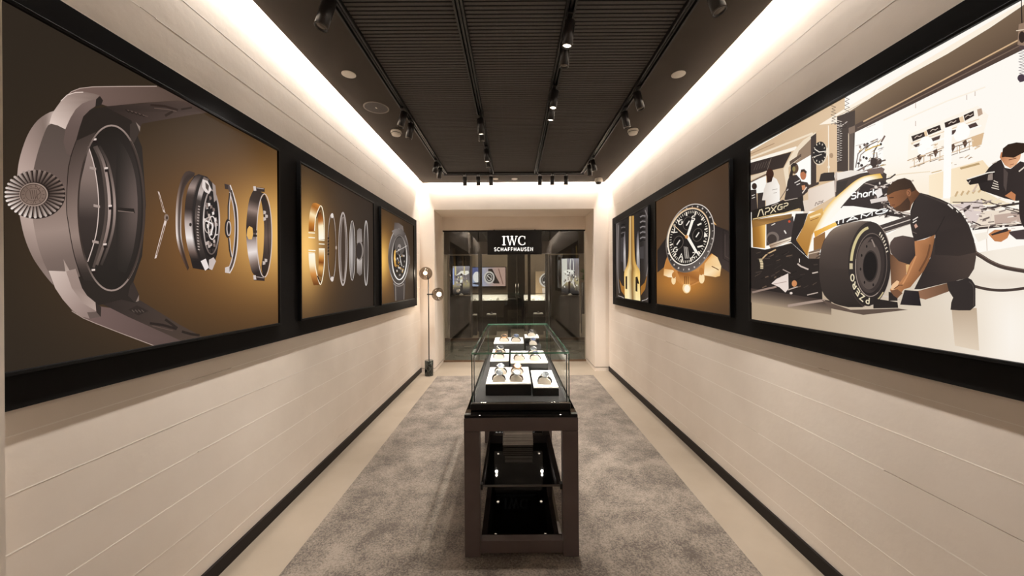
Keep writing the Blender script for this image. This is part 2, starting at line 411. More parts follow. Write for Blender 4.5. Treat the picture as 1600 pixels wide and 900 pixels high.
    def text(s, t, p0, p1, up, wd, col, gap=.22):   # baseline p0->p1, up = vector of letter height, px
        ls, W = text_lines(t, gap); dx, dy = (p1[0]-p0[0])/W, (p1[1]-p0[1])/W
        for ch, lines in ls:
            for l in lines:
                s.stroke([(p0[0]+q[0]*dx+q[1]*up[0], p0[1]+q[0]*dy+q[1]*up[1]) for q in l], wd, col)
    def build(s, name, parent, material):
        o0 = origin_of(parent)
        me = bpy.data.meshes.new(name); me.from_pydata([(p[0]-o0.x, p[1]-o0.y, p[2]-o0.z) for p in s.v], [], s.f)
        if s.tone: s.c = [tuple(q*(.82 + .18*q/255) for q in c) for c in s.c]
        at = me.color_attributes.new('Ink', 'FLOAT_COLOR', 'POINT')
        at.data.foreach_set('color', [x for c in s.c for x in (s2l(max(0, min(255, c[0]))), s2l(max(0, min(255, c[1]))), s2l(max(0, min(255, c[2]))), 1.0)])
        me.materials.append(material); me.update()
        o = bpy.data.objects.new(name, me); COL.objects.link(o); o.parent = parent; ORI[o.name] = o0
        return o
def print_mat(name, strength):
    m = bpy.data.materials.new(name); m.use_nodes = True; nt = m.node_tree; b = nt.nodes['Principled BSDF']
    a = nt.nodes.new('ShaderNodeAttribute'); a.attribute_name = 'Ink'
    b.inputs['Base Color'].default_value = (0.004, 0.004, 0.004, 1); b.inputs['Roughness'].default_value = 0.7; b.inputs['Specular IOR Level'].default_value = 0.03
    nt.links.new(a.outputs['Color'], b.inputs['Emission Color']); b.inputs['Emission Strength'].default_value = strength
    return m
M['print'] = print_mat('backlit_print', 1.0)
M['screen'] = print_mat('lit_screen', 1.25)
LX, RX = -1.437, 1.477
PZ0, PZ1 = 1.20, 2.25
def gauss(x, y, cx, cy, sx, sy): return math.exp(-((x-cx)/sx)**2 - ((y-cy)/sy)**2)
def addc(base, *terms):
    c = list(base)
    for g, t in terms:
        for i in range(3): c[i] += (t[i]-c[i])*g
    return tuple(c)

# ======================= picture 1: exploded watch, case and movement
P1 = Print(LX, 0.90, 2.187, PZ0, PZ1); p = P1
p.bg(lambda x, y: addc((54, 45, 36), (gauss(x, y, 420, 370, 260, 165), (140, 95, 50)), (gauss(x, y, 440, 365, 95, 80), (236, 190, 112))), 70, 50)
dk = (52, 44, 39)
# upper strap
p.poly([(104,150),(112,143),(125,138),(145,135.5),(190,135),(245,134.5),(330,170),(278,157),(220,161),(168,166),(150,160)], grad((120,140),(280,160),(128,106,98),(112,92,85),(98,80,70)))
p.stroke([(104,150),(112,143),(125,138),(145,135.7),(190,135),(245,134.7)], 1.2, (190,170,160))
p.poly([(148,172),(168,166),(278,157),(340,168),(340,174),(302,179),(222,193),(216,206),(205,235),(150,200)], grad((150,200),(310,165),(52,44,40),(78,63,57),(92,74,66)))
p.stroke([(235,164),(258,166),(278,172)], 3.4, (58,44,38)); p.stroke([(241,169),(262,171),(276,174)], 1, (112,92,82))
p.stroke([(258,181),(270,174)], 4, (58,45,38)); p.stroke([(283,171),(300,168)], 3, (58,45,38))
for i in range(5): p.stroke([(196+i*6,171+i*2),(202+i*6,176+i*1.6)], 2, (52,42,37)); p.stroke([(199+i*6,172+i*2),(207+i*6,174+i*2)], 1, (104,86,78))
# lower strap
p.poly([(112,485),(130,496),(150,505),(190,520),(243,541),(290,533),(240,511),(200,495),(172,481),(150,478)], grad((115,490),(270,530),(128,106,100),(116,95,90),(100,82,76)))
p.stroke([(112,486),(130,497),(150,505.5),(190,521),(243,541)], 1.2, (178,158,148))
p.poly([(140,446),(150,440),(205,440),(213,466),(230,476),(280,507),(318,527),(284,533),(240,513),(200,495),(172,481),(152,472)], grad((170,460),(300,525),(56,47,43),(76,63,57),(86,70,60)))
p.stroke([(234,505),(255,508),(276,514)], 4, (50,40,36)); p.stroke([(258,499),(268,506),(277,513)], 4, (52,42,37)); p.stroke([(284,518),(298,522),(312,524)], 4, (52,42,36)); p.stroke([(238,509),(270,517)], 1, (108,88,80))
p.poly([(200,484),(214,477),(232,486),(216,493)], (58,48,43))
for i in range(4): p.stroke([(206+i*5,484),(210+i*5,488)], 1.2, (104,90,82))
# dark throat around the opening
p.poly([(108,232),(118,200),(128,182),(142,170),(165,167),(205,188),(222,230),(228,320),(222,400),(206,447),(216,462),(213,474),(190,468),(150,478),(128,455),(112,410)], dk)
p.poly([(203,194),(212,190),(219,198),(218,206),(210,222),(203,232)], (70,59,53)); p.poly([(212,190.5),(219,198),(218.5,206)], (150,134,124))
p.poly([(203,447),(208,440),(217,460),(217,469),(211,473),(200,462)], (66,55,50)); p.poly([(217,461),(217,470),(212,472)], (150,132,122))
# case back band
A = [(86,173),(76,176),(62,185),(52,196),(43,211),(36,229),(30,250),(27,272),(27,295),(30,332),(38,370),(50,400),(62,419),(75,436),(83,445)]
B = [(81,193),(79,194),(74,197),(68,211),(62,228),(57,245),(53,262),(51,276),(51,300),(51,338),(56,370),(62,393),(70,414),(78,430),(83,445)]
p.loft(A, B, [(0,(200,182,172)),(.06,(140,122,113)),(.25,(176,155,146)),(.45,(205,184,174)),(.65,(186,165,155)),(.85,(146,127,118)),(1,(150,132,124))], 40)
# case middle
C = [(103,200),(101,214),(110,240),(106,262),(105,285),(104,305),(104,330),(106,345),(110,370),(115,395),(120,415),(125,432)]
p.loft(B, C, [(0,(98,85,78)),(.15,(104,90,83)),(.35,(114,97,90)),(.52,(150,130,120)),(.68,(166,146,136)),(.85,(132,114,106)),(1,(120,104,96))], 40)
p.poly([(76,424),(102,424),(99,405),(106,418),(118,440),(100,445),(84,442)], grad((100,405),(85,440),(172,152,142),(206,188,178)))
# upper lug
p.poly([(77,192.5),(81,179),(85,172),(95,158),(105,148),(118,144),(132,143.5),(146,146),(155,149),(150,156),(138,158),(128,162),(118,172),(110,185),(104,197),(102,202),(90,196)], grad((86,200),(135,145),(226,208,198),(186,166,156),(136,117,108)), sm=False)
p.stroke([(95,158),(105,148.4),(118,144.4),(130,144)], 1.3, (226,208,198))
p.poly([(102,202),(104,197),(110,184),(118,171),(128,162),(140,157),(150,155),(149,166),(140,172),(130,182),(124,200),(118,222),(112,244),(104,240),(99,222)], grad((140,158),(108,235),(134,114,107),(114,96,90),(110,93,86)))
p.poly([(150,155),(156,150),(161,157),(158,164),(149,167)], (52,44,40))
# lower lug
p.poly([(76,423),(102,424),(118,420),(122,432),(128,450),(136,462),(146,470),(149.5,473),(150,487),(157,495),(140,498),(125,494),(112,484),(98,468),(86,450)], grad((80,425),(150,492),(214,196,186),(184,163,154),(150,130,122)))
p.poly([(103,424),(118,420),(122,432),(128,450),(136,462),(149,473),(150,486),(130,474),(112,450)], grad((108,425),(148,484),(168,148,138),(158,138,129),(190,170,160)))
p.poly([(149,473),(158,480),(157.5,495),(151,491)], (62,52,47)); p.poly([(136,488),(150,487),(157,495),(140,498)], (112,96,89))
# bezel flange
A = [(119,220),(112,240),(107,262),(105,285),(104,305),(104,330),(106,345),(110,370),(115,395),(121,416),(130,438)]
B = [(150,206),(138,230),(130,258),(124,290),(122,320),(122,345),(125,375),(130,398),(136,415),(144,430),(150,440)]
p.loft(A, B, lambda t, u: stops(t, [(0,(78,66,60)),(.3,(112,95,88)),(.5,(140,121,112)),(.68,(160,140,130)),(.82,(116,99,92)),(.93,(66,56,51)),(1,(56,48,43))]), 36)
p.stroke(A, 1.3, (50,40,36), sm=True)
# opening
p.ell(174, 325, 52, 129, grad((150,210),(205,420),(44,38,34),(66,56,52),(44,38,34)), n=48)
p.loft([(184,215),(200,240),(210,270),(214,300),(215,330),(213,360),(207,395),(196,428)], [(182,250),(181,275),(181,300),(182,325),(182,350),(182,370),(182,390),(184,420)], lambda t, u: mixc(mixc((48,42,38),(112,96,90), math.sin(math.pi*t)**1.5), (50,43,39), u**1.4), 24)
p.loft([(140,226),(132,258),(125,290),(122.5,322),(123,350),(126,378),(131,398),(137,410)], [(139,229),(146,255),(152,290),(154,325),(151,360),(145,385),(141,398),(138,410)], [(0,(150,132,125)),(.3,(138,120,112)),(.5,(104,90,84)),(.62,(70,59,55)),(1,(52,44,40))], 24)
p.stroke([(138,229),(146,255),(152,290),(154,325),(151,360),(145,385),(137,409)], 1.5, (214,196,188), sm=True)
p.stroke([(147,229),(157,252),(163,285),(166,322),(163,355),(156,385),(146,418)], 4, (92,79,73), sm=True)
p.stroke([(150,228),(161,252),(168,285),(171,322),(169,352),(162,382),(151,414)], 4.5, grad((150,228),(150,414),(92,80,74),(170,150,142),(196,176,168),(150,130,122),(104,90,82)), sm=True)
p.stroke([(153,228),(165,252),(172,285),(175,322),(173,352),(166,382),(155,414)], 1.3, (44,36,33), sm=True)
p.stroke([(155,228),(168,254),(176,288),(179,322),(177,355),(169,386),(158,414)], 4, grad((150,228),(150,414),(60,52,48),(120,104,97),(176,156,148),(120,104,97),(66,57,52)), sm=True)
for (x, y) in ((148,218),(166,263),(172,322),(164,382),(146,422)):
    p.poly([(x-3,y-1),(x+3,y-2),(x+4,y+5),(x-2,y+6)], (44,34,32)); p.poly([(x-3,y-1.5),(x+2.5,y-2),(x+2.5,y+1),(x-3,y+1.5)], (226,210,202))
for (x, y) in ((142,263),(148,322),(146,378)): p.poly([(x-2,y-3),(x+8,y-1),(x+8,y+3),(x-2,y+1)], (176,158,150))
p.poly([(183,324),(209,326),(211,333),(184,331)], (46,38,34)); p.stroke([(184,329.5),(209,332)], 1.3, (138,120,112))
p.ring(174, 325, 52, 129, 2.6, lambda x, y: mixc((70,58,52),(164,146,137), max(0, min(1, (abs(y-325)-70)/55))), n=64)
p.ring(176, 325, 46, 124, 2.2, (48,40,36), a0=-55, a1=50); p.ring(175, 325, 50, 128, 2.5, (78,64,57), a0=-60, a1=55)
# crown
p.ell(56, 304, 46, 38, (50,40,36), n=40)
for k in range(34):
    a = 2*math.pi*(k+.5)/34; d = .062
    lit = .55 + .45*math.cos(a - 2.6); c1 = mixc((120,100,90), (238,226,218), lit); c2 = mixc((62,50,45), (150,130,120), lit)
    f = lambda t, r: (54 + 46*r*math.cos(t), 303 + 37*r*math.sin(t))
    p.poly([f(a-d,.5), f(a+d*.2,.5), f(a+d*.4,1.0), f(a-d*1.1,1.0)], c1, cols=[c2, c2, c1, c1]); p.poly([f(a+d*.2,.5), f(a+d*.9,.5), f(a+d*1.1,.97), f(a+d*.4,.98)], c2)
    q = f(a-d*.3, .99); p.ell(q[0], q[1], 2.2, 1.8, c1, n=8)
p.ell(52, 304, 22.5, 18.5, (170,150,138)); p.ell(51.5, 304, 21, 17, grad((35,290),(70,318),(122,103,92),(150,128,116),(132,112,101)))
p.ring(51.5, 304, 20, 16, 1, (84,68,60)); p.ring(51.5, 304, 12, 10, .8, (104,86,76))
for i in range(4): p.stroke([(46+i*3.4,297),(49+i*3,311)], 1.1, (96,78,69))
p.stroke([(54,288),(62,300),(57,306),(50,320)], .9, (92,74,66), sm=True)
for k in range(14):
    a = 2*math.pi*k/14; p.stroke([(51.5+14.5*math.cos(a), 304+11.8*math.sin(a)), (51.5+17.5*math.cos(a), 304+14*math.sin(a))], 1.2, (98,80,71))
# hands
p.poly([(246,299),(248.5,300),(258,333),(254.5,331)], (214,196,186)); p.poly([(247.5,303),(248.5,304),(256,328),(254,327)], (120,86,52))
p.poly([(257,343),(260,346),(244,403),(241,404)], (224,208,200)); p.poly([(256,352),(257.3,353),(245,398),(243.5,398)], (126,90,56))
p.ell(259.5, 340, 3.6, 5.5, (150,130,118)); p.ell(260.3, 340.3, 1.6, 2.8, (70,52,40))
# thin ring and movement
A = [(304,270),(293.3,266.9),(286,273),(279.6,290),(275.4,313),(274,341),(274.8,368),(278.6,389),(284.9,406),(293,423)]
B = [(303,275),(295.4,281.7),(289,292),(286.5,302),(284.5,313),(282.8,341),(283,368),(286,385),(290,402),(295,418)]
p.loft(A, B, lambda t, u: mixc(stops(t, [(0,(66,50,44)),(.15,(84,66,58)),(.3,(140,118,106)),(.5,(210,194,186)),(.68,(236,224,218)),(.85,(110,82,66)),(1,(76,56,46))]), (58,44,38), .75 if .45 < u < .8 else 0), 36)
p.poly([(303,275),(295.4,288),(290,309),(288,334),(288.7,360),(292.3,385),(297.6,406),(300.7,419),(318.7,422),(331,421),(338.7,398),(343,368),(343.5,341),(339.8,313),(333.4,288),(322.9,276),(310,272)], (46,38,36))
A = [(306,274),(296,288),(290,309),(288,334),(288.7,360),(292.3,385),(298,404)]; B = [(316,274),(308,290),(303,312),(301,336),(301.5,360),(305,384),(311,405)]
p.loft(A, B, lambda t, u: mixc(stops(t, [(0,(60,48,44)),(.16,(170,150,142)),(.26,(70,56,50)),(.42,(58,46,42)),(.56,(190,174,168)),(.75,(240,232,228)),(.92,(120,100,92)),(1,(52,42,38))]), (40,32,30), .8 if .5 < u < .6 or u > .9 else 0), 36)
p.loft([(318,276),(311,294),(306,318),(304,340),(305,362),(308,384),(314,404)], [(326,280),(318,298),(313,318),(311,340),(312,362),(316,384),(322,404)], [(0,(120,104,98)),(.2,(206,192,186)),(.3,(56,46,42)),(.5,(112,98,92)),(.6,(60,50,46)),(.8,(90,78,72)),(1,(48,40,38))], 24)
p.ell(329, 347, 14, 55, (34,28,27)); p.ring(330, 347, 12.5, 50, 2.2, grad((330,297),(330,397),(150,134,128),(226,214,208),(110,96,90)))
random.seed(5)
for i in range(46):
    a = random.random()*6.28; r = random.random()**.5; x, y = 329 + 10*r*math.cos(a), 350 + 44*r*math.sin(a); g = random.choice(((236,226,220),(200,184,176),(140,122,114),(60,50,48)))
    p.poly([(x-1.8,y-3*random.random()-1),(x+1.6,y-2.5),(x+2,y+2.5*random.random()+.5),(x-1.2,y+3)], g)
p.ring(331, 356, 6, 18, 1.6, (228,216,210)); p.ring(325, 352, 6, 12, 1.4, (200,186,178)); p.stroke([(322,345),(332,352),(328,368)], 2, (240,232,228), sm=True)
for i in range(16): y = 322 + i*4.5; p.stroke([(306.5+abs(i-8)*.3, y), (309.5+abs(i-8)*.3, y+1)], 1.4, (196,180,172))
p.poly([(316,280),(324,283),(330,296),(326,303),(320,300),(315,292)], (228,216,210)); p.poly([(320,284),(326,290),(325,299),(321,294)], (90,76,70))
p.poly([(331,285),(336,290),(338,312),(334,316)], (170,154,146)); p.poly([(313,408),(321,404),(326,418),(320,423)], (236,226,222)); p.poly([(326,406),(333,402),(337,408),(331,422),(326,420)], (206,192,186)); p.poly([(300,408),(312,408),(316,420),(302,418)], (40,33,32))
p.ell(297, 351, 2, 2.8, (50,40,38))
# bridge
p.poly([(350,287),(359,289),(366,310),(370.4,330),(371.4,360),(370,390),(365,414),(358,427),(351,426),(351,418),(359,416),(363,398),(365.6,370),(365.6,346),(363,320),(359,302),(356,296),(351,295)], (96,80,74))
p.stroke([(359,289),(366,310),(370.2,330),(371.2,360),(369.6,390),(364.5,414),(358,427)], 1.8, (226,214,208), sm=True); p.stroke([(358,300),(363.5,320),(366.5,346),(366.2,370),(363,400),(358,417)], 1.5, (210,196,190), sm=True)
p.stroke([(361,297),(367,322),(369,350),(368,380),(364,404)], 1.4, (46,38,36), sm=True)
p.stroke([(359,301),(356.5,322),(356.5,346)], 3, (60,50,46)); p.stroke([(360,301),(357.8,322),(357.5,346)], 1, (226,214,208)); p.stroke([(357,372),(358.5,390),(361,402)], 3, (60,50,46)); p.stroke([(358.3,372),(360,390),(362.3,402)], 1, (226,214,208))
p.ell(355.5, 357, 5, 15, (50,42,40)); p.ring(357, 357, 3, 11, 1.6, (206,192,186)); p.poly([(350,287),(356,289),(356,296),(351,295)], (66,52,48)); p.poly([(351,418),(358,416),(358,427),(351,426)], (214,202,196))
# casing ring
A = [(398,295),(395,298),(389,312),(385.6,334),(384,360),(385.6,386),(389,408),(395,428),(409,434)]; B = [(413,303),(409,308),(405,318),(401.6,342),(401,366),(402,390),(405,412),(410,430),(413,434)]
p.loft(A, B, lambda t, u: stops(t, [(0,(60,48,42)),(.12,(70,56,50)),(.22,(164,142,132)),(.3,(96,78,70)),(.42,(56,44,40)),(.58,(190,174,168)),(.68,(240,230,226)),(.8,(140,120,110)),(.9,(60,48,44)),(1,(48,38,35))]), 40)
p.loft([(413,303),(420,322),(424,350),(424.4,370),(422,400),(418,422),(413,433)], [(407,311),(410,328),(412,350),(412,370),(410.5,398),(408,416),(410,430)], [(0,(52,42,38)),(.3,(84,68,60)),(.5,(116,96,86)),(.7,(76,62,55)),(1,(50,40,36))], 30)
p.ring(412.5, 368, 11.8, 65, 1.3, (216,200,192), n=48); p.stroke([(418,344),(419,398)], .8, (58,46,42))
p.poly([(386,358),(389,353),(394,356),(395,366),(393,374),(388,374),(385,368)], (232,186,108)); p.poly([(395,360),(401,360),(401,364),(395,364)], (60,46,40)); p.poly([(395,366),(401,367),(401,370),(395,370)], (46,36,32))
for (x, y) in ((413,332),(416,338),(413,342),(412,411),(415,407)): p.poly([(x-2,y-3),(x+2,y-2),(x+2,y+2),(x-2,y+3)], (206,192,184))
for y in (296, 435): p.poly([(396,y-4),(413,y-2),(413,y+4),(396,y+3)], (66,52,47)); p.poly([(395,y-5),(399,y-5),(400,y+2),(396,y+2)], (216,204,198)); p.stroke([(400,y-2.5),(412,y-.8)], 1, (190,174,166))

P1.tone = True
# ======================= picture 2: row of rings
P2 = Print(LX, 2.418, 3.68, PZ0, PZ1); p = P2
p.bg(lambda x, y: addc((56, 46, 39), (gauss(x, y, 470, 392, 62, 110), (150, 108, 62)), (gauss(x, y, 478, 388, 24, 68), (252, 205, 125))), 50, 44)
gold = [(0,(214,150,76)),(.2,(176,112,46)),(.45,(255,236,196)),(.75,(206,140,62)),(1,(150,86,32))]
p.loft([(495,317.5),(488.4,318),(484.6,330),(482.7,345),(482.3,361.4)], [(501,320.8),(497,328.4),(494,338),(493,346),(491.5,361.4)], gold, 16)
p.loft([(482.3,396.4),(483,413.4),(485.5,430),(490,445.6)], [(491.5,396.4),(493,417),(496,432),(500.6,445)], [(0,(255,250,236)),(.35,(255,240,206)),(.65,(214,150,78)),(1,(120,72,34))], 16)
p.loft([(496,334),(497,345),(497.6,360),(497.8,374)], [(501,331),(504.4,341.6),(505.8,358),(506,374)], [(0,(120,70,30)),(.3,(190,120,52)),(.5,(255,240,206)),(1,(255,250,235))], 12)
p.loft([(498,388),(498,404),(497.5,418),(497,431)], [(506,388),(506,404),(504.8,420),(502.5,433)], [(0,(255,248,230)),(.35,(214,150,70)),(.5,(140,80,30)),(.7,(240,190,110)),(1,(130,80,36))], 12)
p.stroke([(491.5,361),(493,342),(497,328.5),(501,321.5),(504,327),(506,340),(506.8,362),(506.8,374)], 1.2, (255,244,220), sm=True); p.stroke([(506.8,388),(506.8,410),(504.5,432),(500.6,444.6),(496,432),(493,416),(491.7,397)], 1.2, (255,244,220), sm=True)
p.stroke([(494.6,341),(498,330),(501,326)], 1.4, (70,44,24)); p.stroke([(496,431),(499,439),(501.5,441)], 1.8, (60,38,24))
for (a, b, y) in ((482,492,363.5),(482,492,371),(482,493,391),(482,492,395),(498,507,375),(498,507,381),(498,507,389)): p.stroke([(a,y),(b,y+.6)], 1.5, (255,248,226))
p.ring(518.5, 386.5, 6.0, 51.5, 1.5, (50,38,33)); p.ring(518.5, 386.5, 6.4, 52.5, .7, grad((512,334),(512,440),(230,216,206),(150,128,114),(240,230,224)))
p.ell(519, 337, 2, 4, (232,222,216)); p.ell(519, 436, 2.2, 4, (226,214,206)); p.ell(525.2, 387, 1.2, 3, (196,176,162))
for i in range(6): p.poly([(512,371+i*5),(514.3,370+i*5),(514.3,373+i*5),(512,374+i*5)], (50,38,34))
p.ell(536, 389, 6.3, 57, (78,62,51)); p.ring(536, 389, 5.6, 56, 1.6, grad((530,332),(530,446),(190,178,172),(112,98,92),(150,136,130),(200,190,184))); p.ring(535.8, 389, 6.6, 57.5, .7, (206,194,188)); p.ring(536.2, 389, 3.8, 50, .9, (170,156,148))
p.loft([(550,345),(547,365),(546,391),(547,418),(550,438)], [(550.5,345),(553.5,365),(554.5,391),(553.5,418),(550.5,438)], lambda t, u: mixc((84,76,72), (206,198,194), math.exp(-((u-.35)/.35)**2)*math.sin(math.pi*t)**.6), 24); p.ring(550.3, 391.5, 4.4, 46.5, .7, (214,204,198))
p.poly([(558,360),(561,356.5),(565,358),(566,378),(557.6,380)], grad((558,358),(566,380),(132,122,117),(168,158,152))); p.poly([(557.6,404),(566,402),(565.6,428),(562,431),(557.8,426)], grad((558,404),(566,430),(206,196,190),(120,110,105)))
p.ell(562, 392, 5.6, 15, (150,140,134)); p.ell(561, 392, 4.6, 13, (62,52,48))
p.ell(572, 395.5, 3.5, 50.5, (92,83,78)); p.ring(572, 395.5, 3.3, 50.5, .9, grad((572,345),(572,446),(226,218,214),(150,138,132),(230,222,218))); p.ring(571.4, 395.5, 1.8, 43, .7, (70,60,55))

P2.tone = True
# ======================= picture 3: skeleton watch
P3 = Print(LX, 3.89, 5.17, PZ0, PZ1); p = P3
p.bg(lambda x, y: addc((58, 47, 38), (gauss(x, y, 596, 408, 34, 78), (140, 98, 52)), (gauss(x, y, 597, 406, 12, 36), (246, 200, 110))), 40, 40)
p.poly([(616.5,347.5),(623,348.5),(629.7,353.5),(631.2,366),(615,362)], grad((616,350),(630,360),(92,82,78),(140,128,122)))
p.poly([(614,438),(634,438),(632.4,468),(617,470.5)], grad((616,440),(632,470),(88,78,74),(66,58,55))); p.stroke([(618,444),(618.5,470)], .8, (170,158,150)); p.stroke([(631.5,444),(631,468)], .8, (150,138,130))
p.ell(623, 401, 16.6, 44, grad((607,380),(640,420),(112,103,98),(78,70,66))); p.ring(623, 401, 15.8, 43, 1.2, grad((610,360),(636,440),(210,202,197),(90,80,76),(214,206,200)))
p.poly([(612,361),(618,357.5),(628,358),(634,366),(630,372),(618,370)], grad((612,360),(634,370),(150,140,134),(84,76,72)))
p.ell(624, 402.5, 12.6, 36, (70,62,58)); p.ring(624, 402.5, 11.6, 34.5, 1.6, grad((614,370),(630,437),(120,110,104),(226,218,212),(250,246,242))); p.ell(624.3, 402, 10.6, 31, (44,37,34))
p.ell(624.5, 385, 8, 14, (98,90,85)); p.ell(624, 386, 2.6, 4.5, (160,150,144))
random.seed(8)
for i in range(44):
    a = random.random()*6.28; r = random.random()**.5; x, y = 624 + 8.5*r*math.cos(a), 408 + 22*r*math.sin(a); g = random.choice(((214,206,200),(150,140,134),(30,26,24),(196,156,84),(60,52,48)))
    p.poly([(x-.9,y-1.5),(x+.9,y-1.2),(x+1,y+1.4),(x-.8,y+1.6)], g)
p.loft([(616,392),(615.2,404),(616.5,416)], [(618.4,390),(618,404),(619.5,418)], [(0,(216,168,84)),(.5,(250,206,120)),(1,(180,130,60))], 8)
p.stroke([(618,394),(636,384)], 1, (206,198,192)); p.stroke([(624,398),(628,416)], .9, (226,220,214)); p.poly([(637.5,398),(640.5,400),(640.5,413),(637.5,414)], (110,100,95)); p.ring(623, 441, 8, 6, 1.4, (150,140,134), a0=190, a1=350)

P3.tone = True
# ======================= picture 6: gold racing-car nose
P6 = Print(RX, 3.90, 5.15, PZ0, PZ1); p = P6
p.bg(lambda x, y: addc((46, 41, 39), (gauss(x, y, 1014, 380, 7, 140), (112, 104, 102)), (gauss(x, y, 964, 390, 4, 120), (120, 112, 108)), (gauss(x, y, 986, 455, 30, 30), (66, 52, 40))), 36, 36)
for i in range(11): y = 334 + i*4.2; p.stroke([(1000,y+1),(1004,y-1.2),(1008.5,y-.6)], 1.7, (150,143,142) if i % 2 else (30,27,27)); p.stroke([(970.5,y+18),(974,y+16.5),(977,y+17)], 1.4, (122,115,114) if i % 2 else (28,25,25))
p.poly([(1000,386),(1006,385),(1006,404),(1000,404)], (78,72,72)); p.poly([(970,372),(974,371),(974,410),(970,408)], (74,68,68))
p.stroke([(966.5,352),(965,400),(966,440),(968,458)], 1, (150,142,138), sm=True); p.stroke([(1008,328),(1013.5,350),(1014,400),(1010,432)], 1.3, (140,132,130), sm=True)
for x0, x1 in ((975.5,976.5),(996,998)): p.loft([(x0-1.2,372),(x0-1.2,395),(x0-1,424)], [(x0+1.2,360),(x1+1,395),(x1+1.8,424)], [(0,(110,102,104)),(.5,(206,200,198)),(1,(150,142,138))], 10)
p.loft([(983,338),(982.6,370),(982,400),(979.5,416),(975.6,424),(975.6,445),(976.5,466)], [(990.5,337),(991,370),(992,400),(994.5,414),(999.6,423),(999.8,446),(1000.5,470)], lambda t, u: addc(stops(t, [(0,(196,146,62)),(.3,(178,128,50)),(.55,(200,150,66)),(.72,(246,206,120)),(1,(255,236,180))]), (math.exp(-((u-.25)/.14)**2)*.6, (255,246,214)), (math.exp(-((u-.5)/.08)**2)*.8, (120,78,26)), (math.exp(-((u-.85)/.12)**2)*.5, (255,240,196))), 30)
p.poly([(977.4,432),(980,431.4),(980,452),(977.4,451)], (50,38,28)); p.poly([(993,433),(996,432),(999,444),(996,443),(996,456),(993,455)], (50,38,28))
p.poly([(967.5,436),(972,446),(976,448),(976,462),(971,455)], (176,124,56)); p.poly([(1011.5,429),(1007,442),(1001,448),(1001,462),(1008,452)], (170,118,52))
p.stroke([(966,462),(972,464),(975,466)], 1, (190,182,178)); p.stroke([(1003,470),(1010,468),(1014,464)], 1, (190,182,178))

P6.tone = True
# ======================= picture 5: chronograph
P5 = Print(RX, 2.432, 3.69, PZ0, PZ1); p = P5
p.bg(lambda x, y: addc((94, 70, 49), (gauss(x, y, 1075, 440, 70, 34), (206, 142, 66)), (gauss(x, y, 1140, 340, 40, 120), (82, 63, 48))), 44, 40)
p.poly([(1108,346),(1119,353),(1143,362),(1143,428),(1127,418),(1110,404)], grad((1110,370),(1143,400),(48,40,38),(74,62,58))); p.stroke([(1130,359),(1130,404),(1142,411)], 1, (44,36,33)); p.stroke([(1130,359),(1142,365)], 1, (44,36,33)); p.stroke([(1133,366),(1133,400),(1141,405)], .8, (96,82,76))
p.poly([(1027,391),(1036,378),(1044,368),(1046,410),(1037,418),(1027,426)], grad((1028,420),(1046,380),(60,50,46),(44,37,34)))
p.poly([(1043,400),(1040,408),(1037,420),(1037,431),(1044,433),(1053,434),(1066,446),(1080,447),(1096,440),(1102,431),(1124,432),(1127,416),(1121,402),(1112,396),(1100,408)], (206,146,80))
p.poly([(1101,412),(1113,397),(1121,402),(1127,416),(1125,431),(1118,433),(1100,430)], grad((1103,405),(1124,430),(236,186,118),(255,238,204),(240,196,130))); p.stroke([(1112,416),(1120,420),(1123,422)], 1.4, (120,78,40))
p.poly([(1038,420),(1052,422),(1056,434),(1044,433),(1037,430)], grad((1038,420),(1046,433),(230,176,104),(255,240,210))); p.poly([(1042,404),(1050,418),(1052,422),(1038,420)], (196,136,70))
p.poly([(1058,424),(1092,424),(1094,438),(1080,445),(1066,444)], grad((1060,425),(1085,445),(150,96,46),(226,164,92),(170,112,56)))
p.poly([(1107,338),(1114,344),(1120,352),(1112,348)], (226,180,116)); p.poly([(1044,362),(1047,352),(1049,366)], (206,160,100))
R5 = 16
p.ell(1078.5, 372, 36.5, 55, grad((1050,330),(1108,410),(70,62,58),(48,42,40),(120,110,104)), R5, 48); p.ring(1078.5, 372, 35.8, 54.4, 1.4, grad((1050,410),(1110,330),(120,108,100),(226,216,208)), R5, n=56)
for k in range(26):
    a = math.radians(14*k); c, q = math.cos(math.radians(R5)), math.sin(math.radians(R5)); f = lambda r: ((1078.5 + r*36*math.cos(a)*c - r*54*math.sin(a)*q), (372 + r*36*math.cos(a)*q + r*54*math.sin(a)*c))
    p.stroke([f(.91), f(.96)], 2.2 if k % 3 else 1, (206,196,188))
p.ell(1076, 369.5, 32, 46, (232,214,190), R5, 48); p.ell(1076.3, 370, 30.3, 44.2, (34,29,28), R5, 48)
p.ring(1076, 369.5, 31.6, 45.6, 1.3, grad((1070,322),(1080,415),(214,170,120),(255,244,226),(250,244,236)), R5, n=56)
cR, sR = math.cos(math.radians(R5)), math.sin(math.radians(R5))
def d5(a, r): x, y = 30*r*math.cos(a), 44*r*math.sin(a); return (1076.2 + x*cR - y*sR, 370 + x*sR + y*cR)
for k in range(60): a = 2*math.pi*k/60; p.stroke([d5(a,.86 if k % 5 else .8), d5(a,.95)], 2.2 if k % 5 == 0 else .8, (240,230,216))
for (x, y, r1, r2) in ((1090,367,8,11),(1060,379,8,11),(1075,349,8,11)): p.ell(x, y, r1, r2, (26,22,21), R5, 20); p.ring(x, y, r1-.6, r2-.6, .8, (110,100,92), R5, n=24); p.stroke([(x-2.5,y+3.5),(x+2.5,y-4)], 1.7, (240,232,222))
for ch, x, y in (('S',1083,342),('G',1063,348),('L',1056,360),('G',1055,391),('A',1064,401),('Z',1084,399)): p.text(ch, (x-3.2,y+3.5), (x+2.6,y+2.5), (1.2,-7.6), 1.35, (246,238,226))
